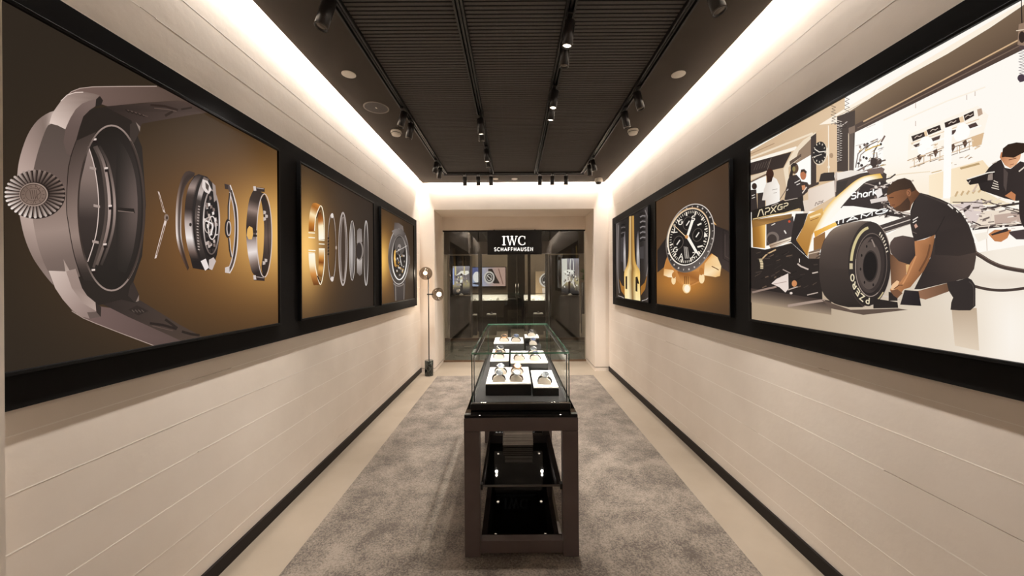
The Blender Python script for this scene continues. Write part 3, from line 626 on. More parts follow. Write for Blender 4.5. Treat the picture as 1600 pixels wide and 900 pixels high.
p.poly([(1101,362),(1106,369),(1100,371)], (246,238,226)); p.stroke([(1090,386),(1098,384)], 2.4, (240,232,220)); p.stroke([(1090,352),(1096,349)], 2.4, (240,232,220))
for i in range(3): p.stroke([(1069+i*2.6,385+i*.6),(1071+i*2.8,404)], .8 if i != 1 else 1.6, (206,196,186))
p.poly([(1072,371),(1076.5,368),(1084.5,344),(1080.5,343)], (252,246,236)); p.poly([(1072,370),(1076,368),(1094,400),(1086,394)], (252,246,236)); p.stroke([(1052,351),(1074,372)], 1, (250,226,190)); p.ell(1073, 370, 2.5, 3, (214,160,96))
p.ell(1073, 450, 6.4, 8.4, (246,214,160)); p.ell(1073.6, 451, 4.4, 6, (255,244,222)); p.poly([(1069,431),(1078,431),(1078,444),(1069,444)], grad((1069,432),(1078,444),(150,96,44),(232,176,104)))
for i in range(3): p.stroke([(1070+i*3,432),(1070+i*3,444)], .8, (110,66,30))
p.ell(1052.6, 438, 3.4, 6.6, (250,222,174)); p.ell(1096.6, 435, 4.4, 8, (252,226,180)); p.ell(1053, 430, 3, 5, (196,136,70)); p.ell(1096, 424, 3.6, 6, (190,130,66))

P5.tone = True
def frags(n, x0, x1, y0, y1, size, pal, slope=-.2):
    for i in range(n):
        x, y = x0 + random.random()*(x1-x0), y0 + random.random()*(y1-y0); l = size*(.5 + random.random()*1.6); h = size*(.15 + random.random()*.35); k = slope*l + random.uniform(-.35, .35)*l
        p.poly([(x, y), (x+l, y+k), (x+l+random.uniform(-1, 1), y+k+h), (x-random.uniform(-.6, .6), y+h)], random.choice(pal))
# ======================= picture 4: racing garage
P4 = Print(RX, 0.90, 2.222, PZ0, PZ1); p = P4
p.bg(lambda x, y: addc((255, 250, 242), (max(0, min(1, (y-420)/70))*.6*max(0, min(1, (1640-x)/300)), (206,186,160)), (gauss(x, y, 1440, 300, 120, 40)*.5, (250,228,196))), 60, 50)
# floor
fl = lambda x, y: addc((246,236,222), (max(0, min(1, (1560-x)/330)), (176,154,128)), (gauss(x, y, 1470, 520, 60, 40)*.35, (222,204,182)), (gauss(x, y, 1585, 520, 26, 60)*.55, (255,250,244)), (gauss(x, y, 1575, 440, 60, 14)*.3, (204,184,164)))
p.grid((1170,452),(1620,380),(1620,620),(1170,505), fl, 22)
p.poly([(1487,484),(1526,481),(1530,548),(1492,540)], grad((1500,484),(1508,540),(190,168,144),(224,206,184)))
# left garage wall
p.poly([(1170,238),(1320,150),(1320,290),(1290,330),(1170,330)], grad((1180,250),(1310,230),(206,176,142),(224,196,162)))
p.stroke([(1172,247),(1225,226),(1270,208)], 3, (240,222,196)); p.stroke([(1172,253),(1215,240),(1245,231)], 5, (252,244,230)); p.stroke([(1172,241),(1210,224)], 1.2, (170,140,110))
p.poly([(1172,254.5),(1237,237),(1224,262),(1197,268),(1172,274)], (60,50,46)); p.stroke([(1205,247),(1199,265)], .9, (120,104,94))
for i in range(6): p.stroke([(1178+i*4,266-i),(1182+i*4,256-i)], .8, (92,80,74))
p.poly([(1255,219),(1275,206),(1270,222),(1248,240),(1232,262),(1233,300),(1224,300),(1224,264),(1240,236)], (238,220,194)); p.poly([(1208,268),(1224,263),(1230,300),(1218,310)], (212,186,156))
p.poly([(1248,236),(1268,216),(1268,242),(1240,258)], (150,126,104)); p.stroke([(1234,258),(1251,244)], 3, (222,202,176)); p.poly([(1234,252),(1252,240),(1252,245),(1234,258)], (96,78,66))
p.poly([(1172,284),(1197,275),(1197,302),(1172,302)], (250,246,238)); p.poly([(1172,276),(1200,266),(1200,270),(1172,282)], (226,206,180)); p.stroke([(1172,285),(1198,272)], 2, (110,92,80))
p.poly([(1243,256),(1267,242),(1267,288),(1243,290)], (255,252,246)); p.poly([(1267,214),(1275.5,208),(1275.5,287),(1267,289)], (66,54,49))
p.poly([(1275.5,206),(1310,186),(1310,286),(1275.5,288)], grad((1276,250),(1310,240),(214,182,144),(228,198,164))); p.stroke([(1294.5,196),(1295,272)], 1.4, (250,238,220)); p.ell(1299, 243, 3, 4, (176,146,116)); p.ell(1295,261,2,2.5,(244,232,214))
p.ell(1281.5, 240, 11.6, 18.5, (226,206,180), 8); p.ell(1280.6, 238.6, 10.8, 17.6, (36,31,30), 8)
for k in range(12): a = math.radians(30*k); p.stroke([(1280.6+8*math.cos(a), 238.6+13*math.sin(a)), (1280.6+9.8*math.cos(a), 238.6+16*math.sin(a))], 1.3, (220,206,188))
p.stroke([(1273,233),(1280,237.5),(1294,236)], 1.4, (246,236,222)); p.stroke([(1269,246),(1284,241)], 1, (226,212,196)); p.poly([(1291,232),(1296,229),(1296,240),(1291,246)], (244,228,204))
# door header and pillar
p.poly([(1280,195),(1310,176),(1340,158),(1600,2),(1620,-8),(1620,12),(1480,96),(1395,144),(1338,176),(1310,192)], (252,240,222)); p.stroke([(1300,186),(1400,133),(1480,88)], 1, (206,180,150)); p.stroke([(1320,180),(1400,138),(1470,100)], .8, (190,164,136))
p.poly([(1326,175),(1370,147),(1415,120),(1481,84),(1547,43.5),(1592,13),(1640,-20),(1640,56),(1600,77),(1460,146),(1334,208)], grad((1440,95),(1470,140),(132,110,88),(112,92,74),(92,74,60)))
p.poly([(1334,196),(1460,133),(1600,63),(1640,42),(1640,56),(1600,77),(1460,146),(1334,208)], (84,68,60)); p.stroke([(1349,190),(1400,164),(1470,127),(1596,60)], 2.2, (214,178,138)); p.stroke([(1340,200),(1460,140),(1600,68)], 1.6, (120,100,86))
p.poly([(1308,182),(1336,172),(1336,206),(1334,268),(1308,268)], (72,60,54)); p.poly([(1326,207),(1334,206),(1334,268),(1326,268)], (98,84,76)); p.stroke([(1326,208),(1326,268)], 1.3, (222,200,174)); p.poly([(1326,200),(1336,196),(1336,207),(1326,210)], (130,110,96))
random.seed(3)
zz = lambda x, y0, y1, n, a: [(x + (a if k % 2 else -a) + (k % 3)*.6, y0 + (y1-y0)*k/n) for k in range(n+1)]
p.stroke(zz(1302,165,194,12,3.2), .9, (70,58,52)); p.stroke(zz(1323,152,190,12,3.4), .9, (76,62,56)); p.stroke(zz(1311,188,252,34,3.6), 1.1, (226,212,200)); p.stroke(zz(1312,190,254,34,3.2), 1, (44,37,35)); p.stroke([(1303,190),(1312,197),(1324,190)], 1.2, (210,196,186), sm=True); p.stroke([(1304,194),(1316,192),(1322,198),(1308,202)], 1.4, (60,50,46), sm=True)
p.stroke(zz(1597,70,128,26,5), 1.6, (92,76,90)); p.stroke([(1596,-5),(1597,36)], 1.6, (40,32,30)); p.poly([(1592,38),(1604,34),(1604,72),(1590,70)], (150,124,104)); p.ell(1597,58,5,9,(56,44,40)); p.stroke([(1588,48),(1602,46)], 1.4, (230,210,186)); p.ell(1596,122,6,6,(76,62,72))
# distant frame seen through the door
p.poly([(1336,210),(1380,188),(1380,278),(1336,280)], (255,252,247))
for pts, wd, c in ([(1337,262),(1341,240),(1352,230),(1372,220)],1.6,(120,104,96)), ([(1341,262),(1345,242),(1356,233)],1.4,(150,132,122)), ([(1338,268),(1356,258),(1384,250)],2.4,(110,92,84)), ([(1336,272),(1360,264),(1382,257)],1.6,(140,120,110)), ([(1364,262),(1366,236),(1372,226)],2,(92,78,72)), ([(1371,262),(1370,238)],1.5,(150,130,110)), ([(1352,236),(1364,230),(1377,226)],2,(206,170,90)), ([(1377,222),(1383,212)],2.6,(120,96,86)), ([(1360,222),(1372,217)],1.6,(130,116,110)), ([(1337,228),(1352,224)],1,(210,198,188)), ([(1354,200),(1368,194)],1,(220,208,198)):
    p.stroke(pts, wd, c)
for i in range(16): x, y = 1340 + random.random()*40, 224 + random.random()*40; p.ell(x, y, 1.5+random.random(), 1.5+random.random(), random.choice(((90,76,70),(150,130,120),(60,50,46))), n=8)
p.ell(1366,254,6,7,(66,54,50)); p.ell(1374,252,4,5,(84,70,64))
frags(26, 1340, 1378, 222, 264, 4, ((120,104,96),(70,60,56),(206,190,178),(190,160,110)), -.6)
# pit wall with screens
p.poly([(1418,256),(1536,212),(1545,180),(1528,165),(1420,210)], (255,246,232))
for q in ([(1424,213),(1444,206),(1446,213),(1426.7,221)], [(1448,203),(1469,195),(1471,203),(1451,211)], [(1476,191.7),(1499,183),(1501,191),(1477.5,200)], [(1506,180),(1521.7,173),(1522.5,181),(1508,189)]):
    p.poly(q, (58,46,42)); cx = sum(a[0] for a in q)/4; cy = sum(a[1] for a in q)/4; p.stroke([(cx-6,cy+2.5),(cx-2,cy-1),(cx+2,cy),(cx+6,cy-3)], 1, (226,206,190))
for q in ([(1452.5,217.5),(1470,211),(1467.5,219),(1460,223)], [(1510,196.7),(1525,191),(1530,198),(1519,202.5)], [(1427,227),(1443,221),(1435,233)], [(1477,206),(1496,202),(1488,213)]): p.poly(q, (84,66,62))
p.poly([(1527,171),(1534,169),(1536,178),(1529,182)], (190,162,140)); p.poly([(1444,206),(1448,204),(1450,212),(1446,214)], (236,206,170)); p.poly([(1499,184),(1505,181),(1507,190),(1501,192)], (238,208,172)); p.poly([(1497,196),(1503,193),(1504,198),(1498,200)], (226,150,92))
p.stroke([(1424,224),(1530,186)], 1.2, (232,204,170)); p.stroke([(1424,234),(1534,196)], 2.5, (255,252,246)); p.stroke([(1418,251),(1538,208)], 1.3, (190,158,126)); p.stroke([(1422,262),(1534,222)], 1.6, (226,200,170))
p.poly([(1518,214),(1538,207),(1534,226),(1520,230)], (220,186,146))
for x, y in ((1437,244),(1462,236),(1489,228),(1508,222)): p.poly([(x-4,y),(x+2,y-4),(x+4,y+2),(x,y+10)], (92,70,58)); p.stroke([(x-10,y+6),(x+10,y-1)], 1.4, (120,96,80)); p.stroke([(x-8,y+6),(x-8,y+16)], 1.2, (206,176,144)); p.stroke([(x+7,y),(x+7,y+12)], 1.2, (206,176,144)); p.stroke([(x-9,y+17),(x+8,y+11)], 1, (130,108,92))
for x, y in ((1448,226),(1505,205)): p.ell(x, y, 11, 13, (255,254,250)); p.ell(x-6, y+8, 8, 8, (255,254,250))
for x, y in ((1431,165),(1431,193),(1524,146),(1511,152)): p.stroke([(x,y-4),(x,y+4)], 1.4, (214,196,184))
p.stroke([(1412,188),(1480,158),(1540,136)], 2, (250,240,224))
frags(40, 1422, 1530, 214, 262, 4.5, ((236,214,186),(206,180,152),(255,250,242),(160,132,110),(226,196,160)), -.36)
# cream barrier
p.poly([(1452,274),(1536,250),(1546,262),(1546,300),(1452,312)], grad((1455,290),(1545,275),(252,234,204),(246,222,186))); p.stroke([(1456,270),(1472,266)], 1.4, (206,176,130)); p.poly([(1500,262),(1530,254),(1532,257),(1502,265)], (190,160,116)); p.stroke([(1388,276),(1410,272),(1454,268)], 1.2, (236,216,186)); p.poly([(1476,200),(1488,198),(1486,310),(1474,310)], (255,253,249))
# people in the garage
p.ell(1179, 291, 4, 5, (60,46,40)); p.poly([(1172,297),(1182,296),(1184,330),(1172,332)], (56,48,46)); p.stroke([(1175,306),(1180,304)], 1, (226,216,206)); p.stroke([(1175,310),(1180,308)], 1, (226,216,206)); p.poly([(1184,302),(1196,300),(1196,328),(1184,330)], (62,53,50))
p.poly([(1198,285),(1208,276),(1214,280),(1218.5,290),(1219,316),(1197,323),(1197,313),(1191,313),(1194,296)], grad((1195,300),(1219,300),(226,214,202),(250,244,236)))
p.ell(1203.4, 272, 6, 8.2, (66,42,34)); p.poly([(1198,274),(1208,276),(1206,284),(1199,286)], (60,38,30)); p.stroke([(1207,297),(1215,295)], .8, (150,138,128)); p.stroke([(1209,302),(1214,300.5)], .8, (160,148,138))
p.poly([(1231,283),(1234,275),(1245,273),(1252,281),(1255,300),(1256,320),(1226,312),(1229,296)], (56,47,45)); p.ell(1242, 263, 6.2, 8.6, (96,72,54)); p.poly([(1236,266),(1236,258),(1240,254.5),(1246,256),(1240,262),(1239,275),(1233,276)], (50,40,36)); p.ell(1241,264,2.4,4,(150,134,84)); p.stroke([(1242,286),(1251,281)], 1.3, (226,216,208)); p.stroke([(1245,289),(1252,286)], 1.3, (226,216,208)); p.stroke([(1230,298),(1232,295)], 1.2, (216,206,198))
p.poly([(1250,283),(1262,285),(1266,292),(1262,300),(1254,307)], (62,50,46)); p.ell(1255.5, 273, 4.8, 8, (186,116,78)); p.poly([(1251,270),(1252,265),(1257,264),(1261,268),(1260,272),(1256,268)], (66,48,38)); p.poly([(1253,290),(1258,289),(1260,296),(1254,297)], (206,142,102)); p.stroke([(1254,302),(1261,292)], 1.6, (230,214,200))
# equipment cart
p.poly([(1263,296),(1304,282),(1305,306),(1287,317),(1264,330)], grad((1264,300),(1304,300),(226,208,192),(242,228,214))); p.poly([(1280,284),(1283,272),(1288,270),(1304,269),(1305,282)], (54,45,42)); p.poly([(1262,290),(1280,284),(1280,288),(1263,295)], (70,58,53)); p.ell(1308, 275, 4, 6, (226,212,200)); p.poly([(1304,282),(1308,278),(1309,306),(1305,308)], (170,148,136))
p.text('ɅÞX', (1274,322), (1287,317), (0,-4.6), .9, (120,100,92), .12); p.poly([(1254,314),(1264,312),(1264,334),(1256,334)], (226,210,194))
# car: engine cover
p.poly([(1306,300),(1306,284),(1320,276),(1350,270),(1376,266),(1386,272),(1384,300),(1330,325),(1306,325)], (74,63,58)); p.poly([(1309,270),(1330,266),(1354,268),(1330,276),(1309,282)], (238,228,218)); p.poly([(1308,285),(1326,281),(1320,296),(1308,303)], (62,54,50)); p.stroke([(1307,268),(1306,300)], 1.6, (200,182,168)); p.poly([(1354,266),(1378,261),(1383,264),(1380,272),(1360,272)], (120,100,92))
p.poly([(1318,322),(1334,302),(1350,290),(1380,282),(1400,292),(1412,340),(1330,330)], (58,49,47))
p.loft([(1270,364),(1286,332),(1300,314),(1318,298),(1336,283),(1352,275),(1376,271)], [(1290,360),(1304,338),(1316,322),(1328,308),(1342,294),(1356,283),(1380,278)], lambda t, u: addc((255,250,238), (math.exp(-(u/.22)**2), (244,196,92)), (max(0, t-.86)*6, (232,176,60))), 24)
p.poly([(1275,364),(1300,342),(1318,322),(1334,322),(1392,330),(1380,336),(1320,346),(1300,356)], (255,251,243))
for pts, wd, c in ([(1372,284),(1392,278),(1400,272)],2.2,(70,58,54)), ([(1376,292),(1396,284)],1.6,(220,206,196)), ([(1360,296),(1380,290),(1398,296)],2,(130,112,104)), ([(1372,300),(1390,308),(1404,322)],3,(90,76,70)), ([(1384,304),(1396,300)],2,(214,200,190)), ([(1378,316),(1400,330),(1424,334)],2.4,(206,190,178)), ([(1384,330),(1424,338)],3,(64,54,50)), ([(1382,322),(1384,340)],2,(150,132,122)), ([(1352,286),(1366,290),(1378,298)],1.3,(170,152,142)), ([(1336,306),(1344,294)],1.4,(130,112,104)):
    p.stroke(pts, wd, c)
for i in range(26): x, y = 1368 + random.random()*30, 284 + random.random()*48; p.ell(x, y, 1+random.random()*2, 1+random.random()*2, random.choice(((226,214,204),(44,38,36),(140,122,114),(90,78,72))), n=8)
frags(70, 1372, 1420, 284, 340, 5, ((226,214,204),(44,38,36),(140,122,114),(90,78,72),(196,178,166),(60,52,49),(246,236,226)))
p.text('Shark', (1330,311.5), (1371,304), (.8,-10), 2, (255,252,248), .12); p.poly([(1368,298),(1378,294),(1380,304),(1372,310)], (240,232,226)); p.poly([(1360,312),(1390,306),(1392,312),(1362,318)], (226,214,206))
p.poly([(1306,346),(1340,336),(1388,326),(1390,333),(1340,345),(1308,353)], (52,45,43)); p.text('I1AMG', (1309,350.5), (1386,331.5), (.6,-6.4), 1.8, (255,252,248), .2)
p.poly([(1272.5,362),(1306,347),(1309,352),(1290,361),(1274,371)], grad((1274,366),(1308,349),(226,160,64),(250,206,104))); p.poly([(1272,372),(1290,362),(1290,376),(1282,392),(1272,392)], (150,106,62)); p.poly([(1264,394),(1282,388),(1281,406),(1264,404)], (130,108,90)); p.stroke([(1264,397),(1281,393)], 1.4, (214,192,168))
p.poly([(1380,372),(1424,346),(1430,372),(1396,380),(1386,392)], (246,236,222)); p.poly([(1376,352),(1424,336),(1424,350),(1380,366)], (72,62,58)); p.stroke([(1378,358),(1424,343)], 1.4, (214,200,188)); p.stroke([(1380,364),(1424,350)], 1.2, (206,192,178))
# car: rear wing and floor
p.poly([(1198,345),(1240,338),(1244,372),(1236,378),(1198,384)], (72,62,60)); p.ell(1208, 372, 10, 10, (120,106,98)); p.ell(1207, 374, 7.4, 8, (66,56,52)); p.stroke([(1226,360),(1229,365)], 2, (236,228,220)); p.stroke([(1206,352),(1212,349)], 1.4, (226,216,206)); p.ell(1234, 346, 2, 2, (200,80,50))
p.poly([(1202,382),(1237,370),(1237,376),(1205,389)], grad((1204,384),(1237,372),(170,140,114),(250,236,216))); p.stroke([(1203,385),(1236,374)], 1, (120,94,76)); p.stroke([(1206,390),(1237,380)], 2, (206,180,150))
p.grid((1176,353),(1197,349),(1196,388),(1177,386), grad((1177,370),(1197,368),(146,100,42),(176,122,54),(246,196,108)), 6); p.poly([(1175,344),(1200,340),(1238,334),(1238,340),(1200,350),(1176,356)], grad((1176,350),(1238,336),(140,98,48),(196,148,86),(120,88,54)))
p.poly([(1244,334),(1263,333),(1256,354),(1245,373),(1264,403),(1236,378),(1240,350)], (46,39,37)); p.poly([(1263,335),(1286,325),(1287.5,334),(1272,362),(1266,386),(1262.7,401),(1244.7,375),(1256,354)], grad((1260,395),(1280,330),(176,124,56),(190,138,70),(226,178,100))); p.stroke([(1266,340),(1283,334)], 3, (250,222,170)); p.stroke([(1267,345),(1280,340)], 1, (140,94,48)); p.stroke([(1262.5,400),(1266,384),(1270,366)], 1, (246,210,150))
p.poly([(1175,329),(1214,317),(1250,308),(1253,308),(1256,322),(1250,327),(1215,335),(1180,343.5),(1175,344)], grad((1180,335),(1255,315),(38,33,29),(50,43,37))); p.stroke([(1177,342.5),(1206,336),(1226,333),(1250,326)], 1.6, (226,196,140)); p.stroke([(1206,322),(1220,316),(1230,313),(1247,309.5)], 1, (196,180,166)); p.poly([(1214,317),(1224,312),(1228,314),(1220,318)], (50,42,40)); p.stroke([(1219,312),(1228,298),(1231,290)], 1, (90,76,70))
p.poly([(1250,308),(1254,306),(1258,330),(1252,330)], (44,37,35))
p.text('ɅÞX', (1184.5,339), (1213,331.3), (1,-10.2), 1.5, (232,214,178), .14); p.text('ǦÞ', (1215.5,328.5), (1231.5,324), (1,-7.6), 1.4, (232,214,178), .16)
p.poly([(1172,386),(1196,390),(1238,380),(1264,404),(1284,404),(1286,470),(1250,484),(1218,470),(1196,462),(1172,450)], (44,37,34)); p.stroke([(1191,405),(1199,397),(1213,390)], 2, (210,176,134)); p.stroke([(1188.5,404),(1191,412),(1191,420)], 4.5, (216,196,158)); 
for i in range(4): p.stroke([(1187,406+i*4),(1194,406+i*4)], .8, (70,58,48))
frags(46, 1180, 1278, 394, 452, 5, ((66,56,50),(34,29,27),(84,70,60),(54,46,42),(100,82,68)), -.3)
p.poly([(1206,443),(1214,436),(1232.5,427),(1233,451),(1228,457),(1219,449)], (232,216,206)); p.stroke([(1209,444),(1230,440)], 1, (176,152,142)); p.ell(1242, 443, 4, 5, (206,140,92)); p.stroke([(1232,453),(1247,448)], 1.6, (190,172,160)); p.stroke([(1224,421),(1236,427)], 1.4, (170,152,142)); p.stroke([(1247,412),(1252,416),(1264,421)], 2.4, (206,188,176)); p.stroke([(1250,404),(1250,410)], 1.4, (220,206,196)); p.stroke([(1270,427),(1279,425)], 2, (200,184,172)); p.ell(1237,458,2.4,2,(226,210,200),n=8)
p.grid((1172,450),(1300,470),(1300,492),(1172,472), lambda x, y: mixc((70,58,52), (176,154,130), max(0, min(1, (y-(452+(x-1172)*.17))/22))), 10)
p.stroke([(1176,457),(1196,452),(1214,448)], 3, (150,128,116)); p.stroke([(1232,478),(1262,473),(1290,469)], 4, (170,148,134), sm=True); p.stroke([(1262,461),(1279,457)], 1.6, (190,172,160))
p.poly([(1284,468),(1330,484),(1404,482),(1420,484),(1350,492),(1300,482)], (96,80,70))
# rear tyre
p.poly([(1281,420),(1281,405),(1284,388),(1288,376),(1298,362),(1317,351),(1345,345),(1362,346),(1372,350),(1350,410),(1352,479),(1326,480),(1304,474),(1288,460),(1282,438)], (66,55,50), cols=None, sm=False)
p.loft([(1281,420),(1284,390),(1298,362),(1320,350),(1348,345)], [(1326,420),(1328,390),(1338,366),(1350,352),(1362,347)], lambda t, u: mixc(stops(t, [(0,(64,54,49)),(.35,(92,78,70)),(.62,(146,126,110)),(.85,(170,152,136)),(1,(130,114,104))]), (70,59,54), u**.7*.8), 20)
p.loft([(1281,420),(1282,438),(1288,460),(1304,474),(1326,480)], [(1326,420),(1328,440),(1334,460),(1342,472),(1350,480)], [(0,(64,54,49)),(1,(44,38,35))], 12)
p.ell(1360, 412.5, 33.8, 66, grad((1335,380),(1390,450),(58,50,47),(44,38,36)), 2, 48); p.ring(1360.6, 412.5, 33, 65.4, 1.2, grad((1360,350),(1360,478),(150,132,120),(206,190,176)), 2, a0=-85, a1=70)
p.ring(1360, 412.5, 29, 57, 4.2, (212,196,146), 2, a0=98, a1=176, n=30); p.ring(1360, 412.5, 31.5, 62, 2, (196,178,136), 2, a0=-66, a1=-44)
p.ell(1362.4, 414, 25, 50, (112,98,90), 2, 40); p.ell(1362.6, 414, 24, 48.6, (48,41,39), 2, 40); p.ell(1360.5, 414, 21, 44, grad((1345,390),(1380,440),(92,79,73),(70,60,56)), 2, 40); p.ell(1366, 412, 17, 42, (60,51,48), 2, 40); p.ell(1360, 415, 17.6, 37, (90,78,72), 2, 36)
p.ell(1361, 416, 12, 25, (58,50,47), 2, 32); p.ell(1360.6, 416, 10.6, 22.6, (30,26,25), 2, 32)
for a in (110, 150, 190, 235, 290): p.ell(1360.5+15*math.cos(math.radians(a)), 415-32*math.sin(math.radians(a)), 1.3, 2.4, (34,29,28), n=10)
p.stroke([(1363,374),(1366,380),(1368,386)], 2, (150,134,124)); p.ring(1362.4, 414, 24.5, 49, 1, (170,152,140), 2, a0=170, a1=300)
def arc_text(ph, chars, cx, cy, rx, ry, hx, hy, size, wd, col):
    for ch, a in zip(chars, ph):
        t = math.radians(a); x, y = cx + rx*math.cos(t), cy - ry*math.sin(t); tx, ty = math.sin(t)*rx, math.cos(t)*ry; L = math.hypot(tx, ty); tx, ty = tx/L, ty/L
        w2 = GLYPH[ch][0]*size*(abs(ty) + .6*abs(tx))
        p.text(ch, (x - tx*w2/2, y - ty*w2/2), (x + tx*w2/2, y + ty*w2/2), (hx*math.cos(t), -hy*math.sin(t)), wd, col, 0)
arc_text((264,246,230,216,202), 'PZERO', 1360, 412.5, 26.6, 52.5, 5.0, 9.6, 10, 1.7, (232,218,186))
p.ring(1360, 412.5, 29, 57, 5, (206,190,156), 2, a0=180, a1=189, n=6)
for a in (20,26,32,38,44,50,56): t = math.radians(a); p.stroke([(1360+27.4*math.cos(t), 412.5-54*math.sin(t)), (1360+30.6*math.cos(t), 412.5-60*math.sin(t))], 1.7, (226,212,190))
# second car and mechanic at the right
p.poly([(1486,308),(1530,294),(1564,312),(1590,322),(1486,318)], (240,222,190)); 
for i in range(6): p.stroke([(1494+i*9,307-i*1.6),(1498+i*9,299-i*.6)], 3, (206,176,136))
p.poly([(1488,320),(1536,312),(1540,330),(1528,350),(1514,346),(1506,330)], (222,206,200)); p.poly([(1506,326),(1520,318),(1516,326),(1508,332)], (70,58,56)); p.poly([(1536,330),(1600,326),(1600,352),(1522,356),(1530,342)], (238,222,204)); p.poly([(1555,336),(1600,330),(1600,346),(1556,350)], (196,172,158))
for pts, wd, c in ([(1490,316),(1520,316),(1544,318)],1.4,(80,66,60)), ([(1534,311),(1558,320),(1600,330)],2,(90,76,70)), ([(1537,327),(1566,322),(1600,317)],3.4,(66,55,52)), ([(1538,323),(1566,318),(1600,313)],1,(250,240,228)), ([(1521,358),(1560,354),(1600,351)],3.4,(66,55,52)), ([(1521,354),(1560,350),(1600,347)],1,(120,104,96)), ([(1551,334),(1543,370),(1544,392)],1.4,(226,210,196)), ([(1520,346),(1534,352)],2,(74,62,60)), ([(1524,380),(1528,396)],2,(150,132,122)), ([(1490,320),(1520,330)],1,(170,152,146)), ([(1572,326),(1600,334)],1.6,(80,68,62)):
    p.stroke(pts, wd, c)
frags(60, 1492, 1594, 312, 358, 6, ((250,240,228),(84,70,66),(150,134,126),(214,196,182),(236,220,204),(110,96,90)), -.1)
p.poly([(1546,366),(1556,359),(1582,359),(1576,372),(1566,378),(1556,377)], (196,130,84)); p.poly([(1550,366),(1576,356),(1578,361),(1552,368)], (58,48,46)); p.poly([(1578,362),(1604,358),(1604,374),(1590,374),(1580,366)], (74,62,62)); p.ell(1604, 322, 10, 34, (54,45,43)); p.poly([(1524,366),(1544,362),(1546,372),(1530,378)], (246,236,222))
p.poly([(1530,286),(1547,262),(1556,254),(1566,249),(1572,262),(1581,264),(1596,252),(1612,256),(1612,312),(1590,314),(1572,310),(1534,297)], grad((1540,290),(1600,280),(46,39,38),(58,49,47))); p.poly([(1572,306),(1582,299),(1589,304),(1588,314)], (196,130,88)); 
for i in range(4): p.stroke([(1551+i*1.2,293-i*3.6),(1563-i*.6,296-i*3.6)], 1.4, (220,206,190))
p.stroke([(1552,256),(1560,252)], 1.4, (214,200,186)); p.stroke([(1594,268),(1604,260)], 2, (226,212,196)); p.poly([(1570,262),(1577,270),(1574,300),(1570,290)], (84,72,68))
p.poly([(1564,246),(1566,238),(1580,236),(1598,236),(1596,248),(1590,257),(1581,263),(1572,258)], grad((1566,240),(1594,256),(190,124,84),(236,182,140))); p.poly([(1567,246),(1569,232),(1577,225.5),(1590,222.5),(1608,224),(1608,236),(1598,240),(1586,246.5),(1572,245)], (54,40,32)); p.stroke([(1578,250),(1590,247)], 1.2, (120,74,50)); p.stroke([(1580,258),(1586,256)], 1, (150,92,66))
p.poly([(1511.5,281),(1530,275),(1545,270),(1556,269.5),(1554,281),(1540,285),(1517,289)], (42,35,34)); p.stroke([(1513,280),(1545,270),(1556,268.5)], 1.6, (246,238,226)); p.poly([(1546,273),(1553,270),(1553,281),(1545,282)], (150,134,124)); p.stroke([(1514,287),(1518,282)], 1.2, (190,176,166)); p.stroke([(1522,300),(1529,288)], 3, (214,190,170))
p.stroke([(1524,394),(1536,401),(1551,410),(1572,418),(1612,425)], 6.4, (74,61,55), sm=True); p.stroke([(1524,392),(1536,399),(1551,408),(1572,416),(1612,423)], 1.2, (120,100,90), sm=True); p.stroke([(1520,446),(1540,451),(1560,453.5),(1582,453),(1612,449)], 4.4, (74,61,55), sm=True)
# kneeling mechanic
p.poly([(1392,396),(1404,402),(1421,412),(1416,434),(1407,447),(1394,446)], grad((1392,420),(1420,425),(96,68,50),(166,118,84))); p.poly([(1417,414),(1424,412),(1420,424),(1418,428)], (222,176,120))
p.poly([(1391.5,385),(1393,378),(1399,371),(1412,368),(1434,372),(1436,400),(1424,414),(1406,408),(1394,396)], grad((1394,376),(1424,410),(90,74,68),(54,45,43)))
p.poly([(1455,404),(1462,372),(1500,372),(1526,392),(1527,402),(1524,420),(1515,434),(1490,440),(1440,452),(1430,452),(1444,424)], grad((1450,440),(1520,400),(50,42,40),(76,63,57)))
p.poly([(1435,455),(1460,448),(1483,442),(1485,455),(1463,463),(1448,468),(1439,466)], grad((1440,460),(1480,448),(150,108,82),(110,80,60)))
p.poly([(1481,441),(1500,438),(1514,434),(1520,437),(1526,446),(1526,478),(1518,485),(1500,485),(1487,484),(1488,473),(1491,465),(1484,454)], (52,45,43)); p.stroke([(1516,440),(1523,449),(1523,478)], 1.2, (78,68,64), sm=True)
p.poly([(1415,453),(1437,455),(1441,478),(1408,476)], grad((1412,455),(1438,476),(50,43,44),(36,31,33))); p.poly([(1366,466),(1404,472),(1405,481),(1366,482)], (42,36,34)); p.stroke([(1381,462),(1390,464)], 1.6, (214,200,190)); p.stroke([(1400,468),(1408,468)], 1, (190,176,166)); p.poly([(1390,456),(1404,458),(1404,470),(1390,470)], (46,40,38))
p.poly([(1424,330),(1428,318),(1438,301),(1451,304),(1471,311),(1488,319),(1504,333),(1516,352),(1524,375),(1527,394),(1500,400),(1462,398),(1463,367),(1446,373),(1431,377),(1427,366),(1424,350)], grad((1430,330),(1520,390),(58,49,46),(50,42,40),(60,50,46)), sm=False)
p.stroke([(1440,302),(1452,307),(1470,314),(1488,322)], 2, (72,62,58), sm=True); p.stroke([(1463,366),(1472,350),(1478,338)], 1.2, (40,34,33)); p.stroke([(1434,305),(1430,316),(1426,328)], 1.6, (34,29,28))
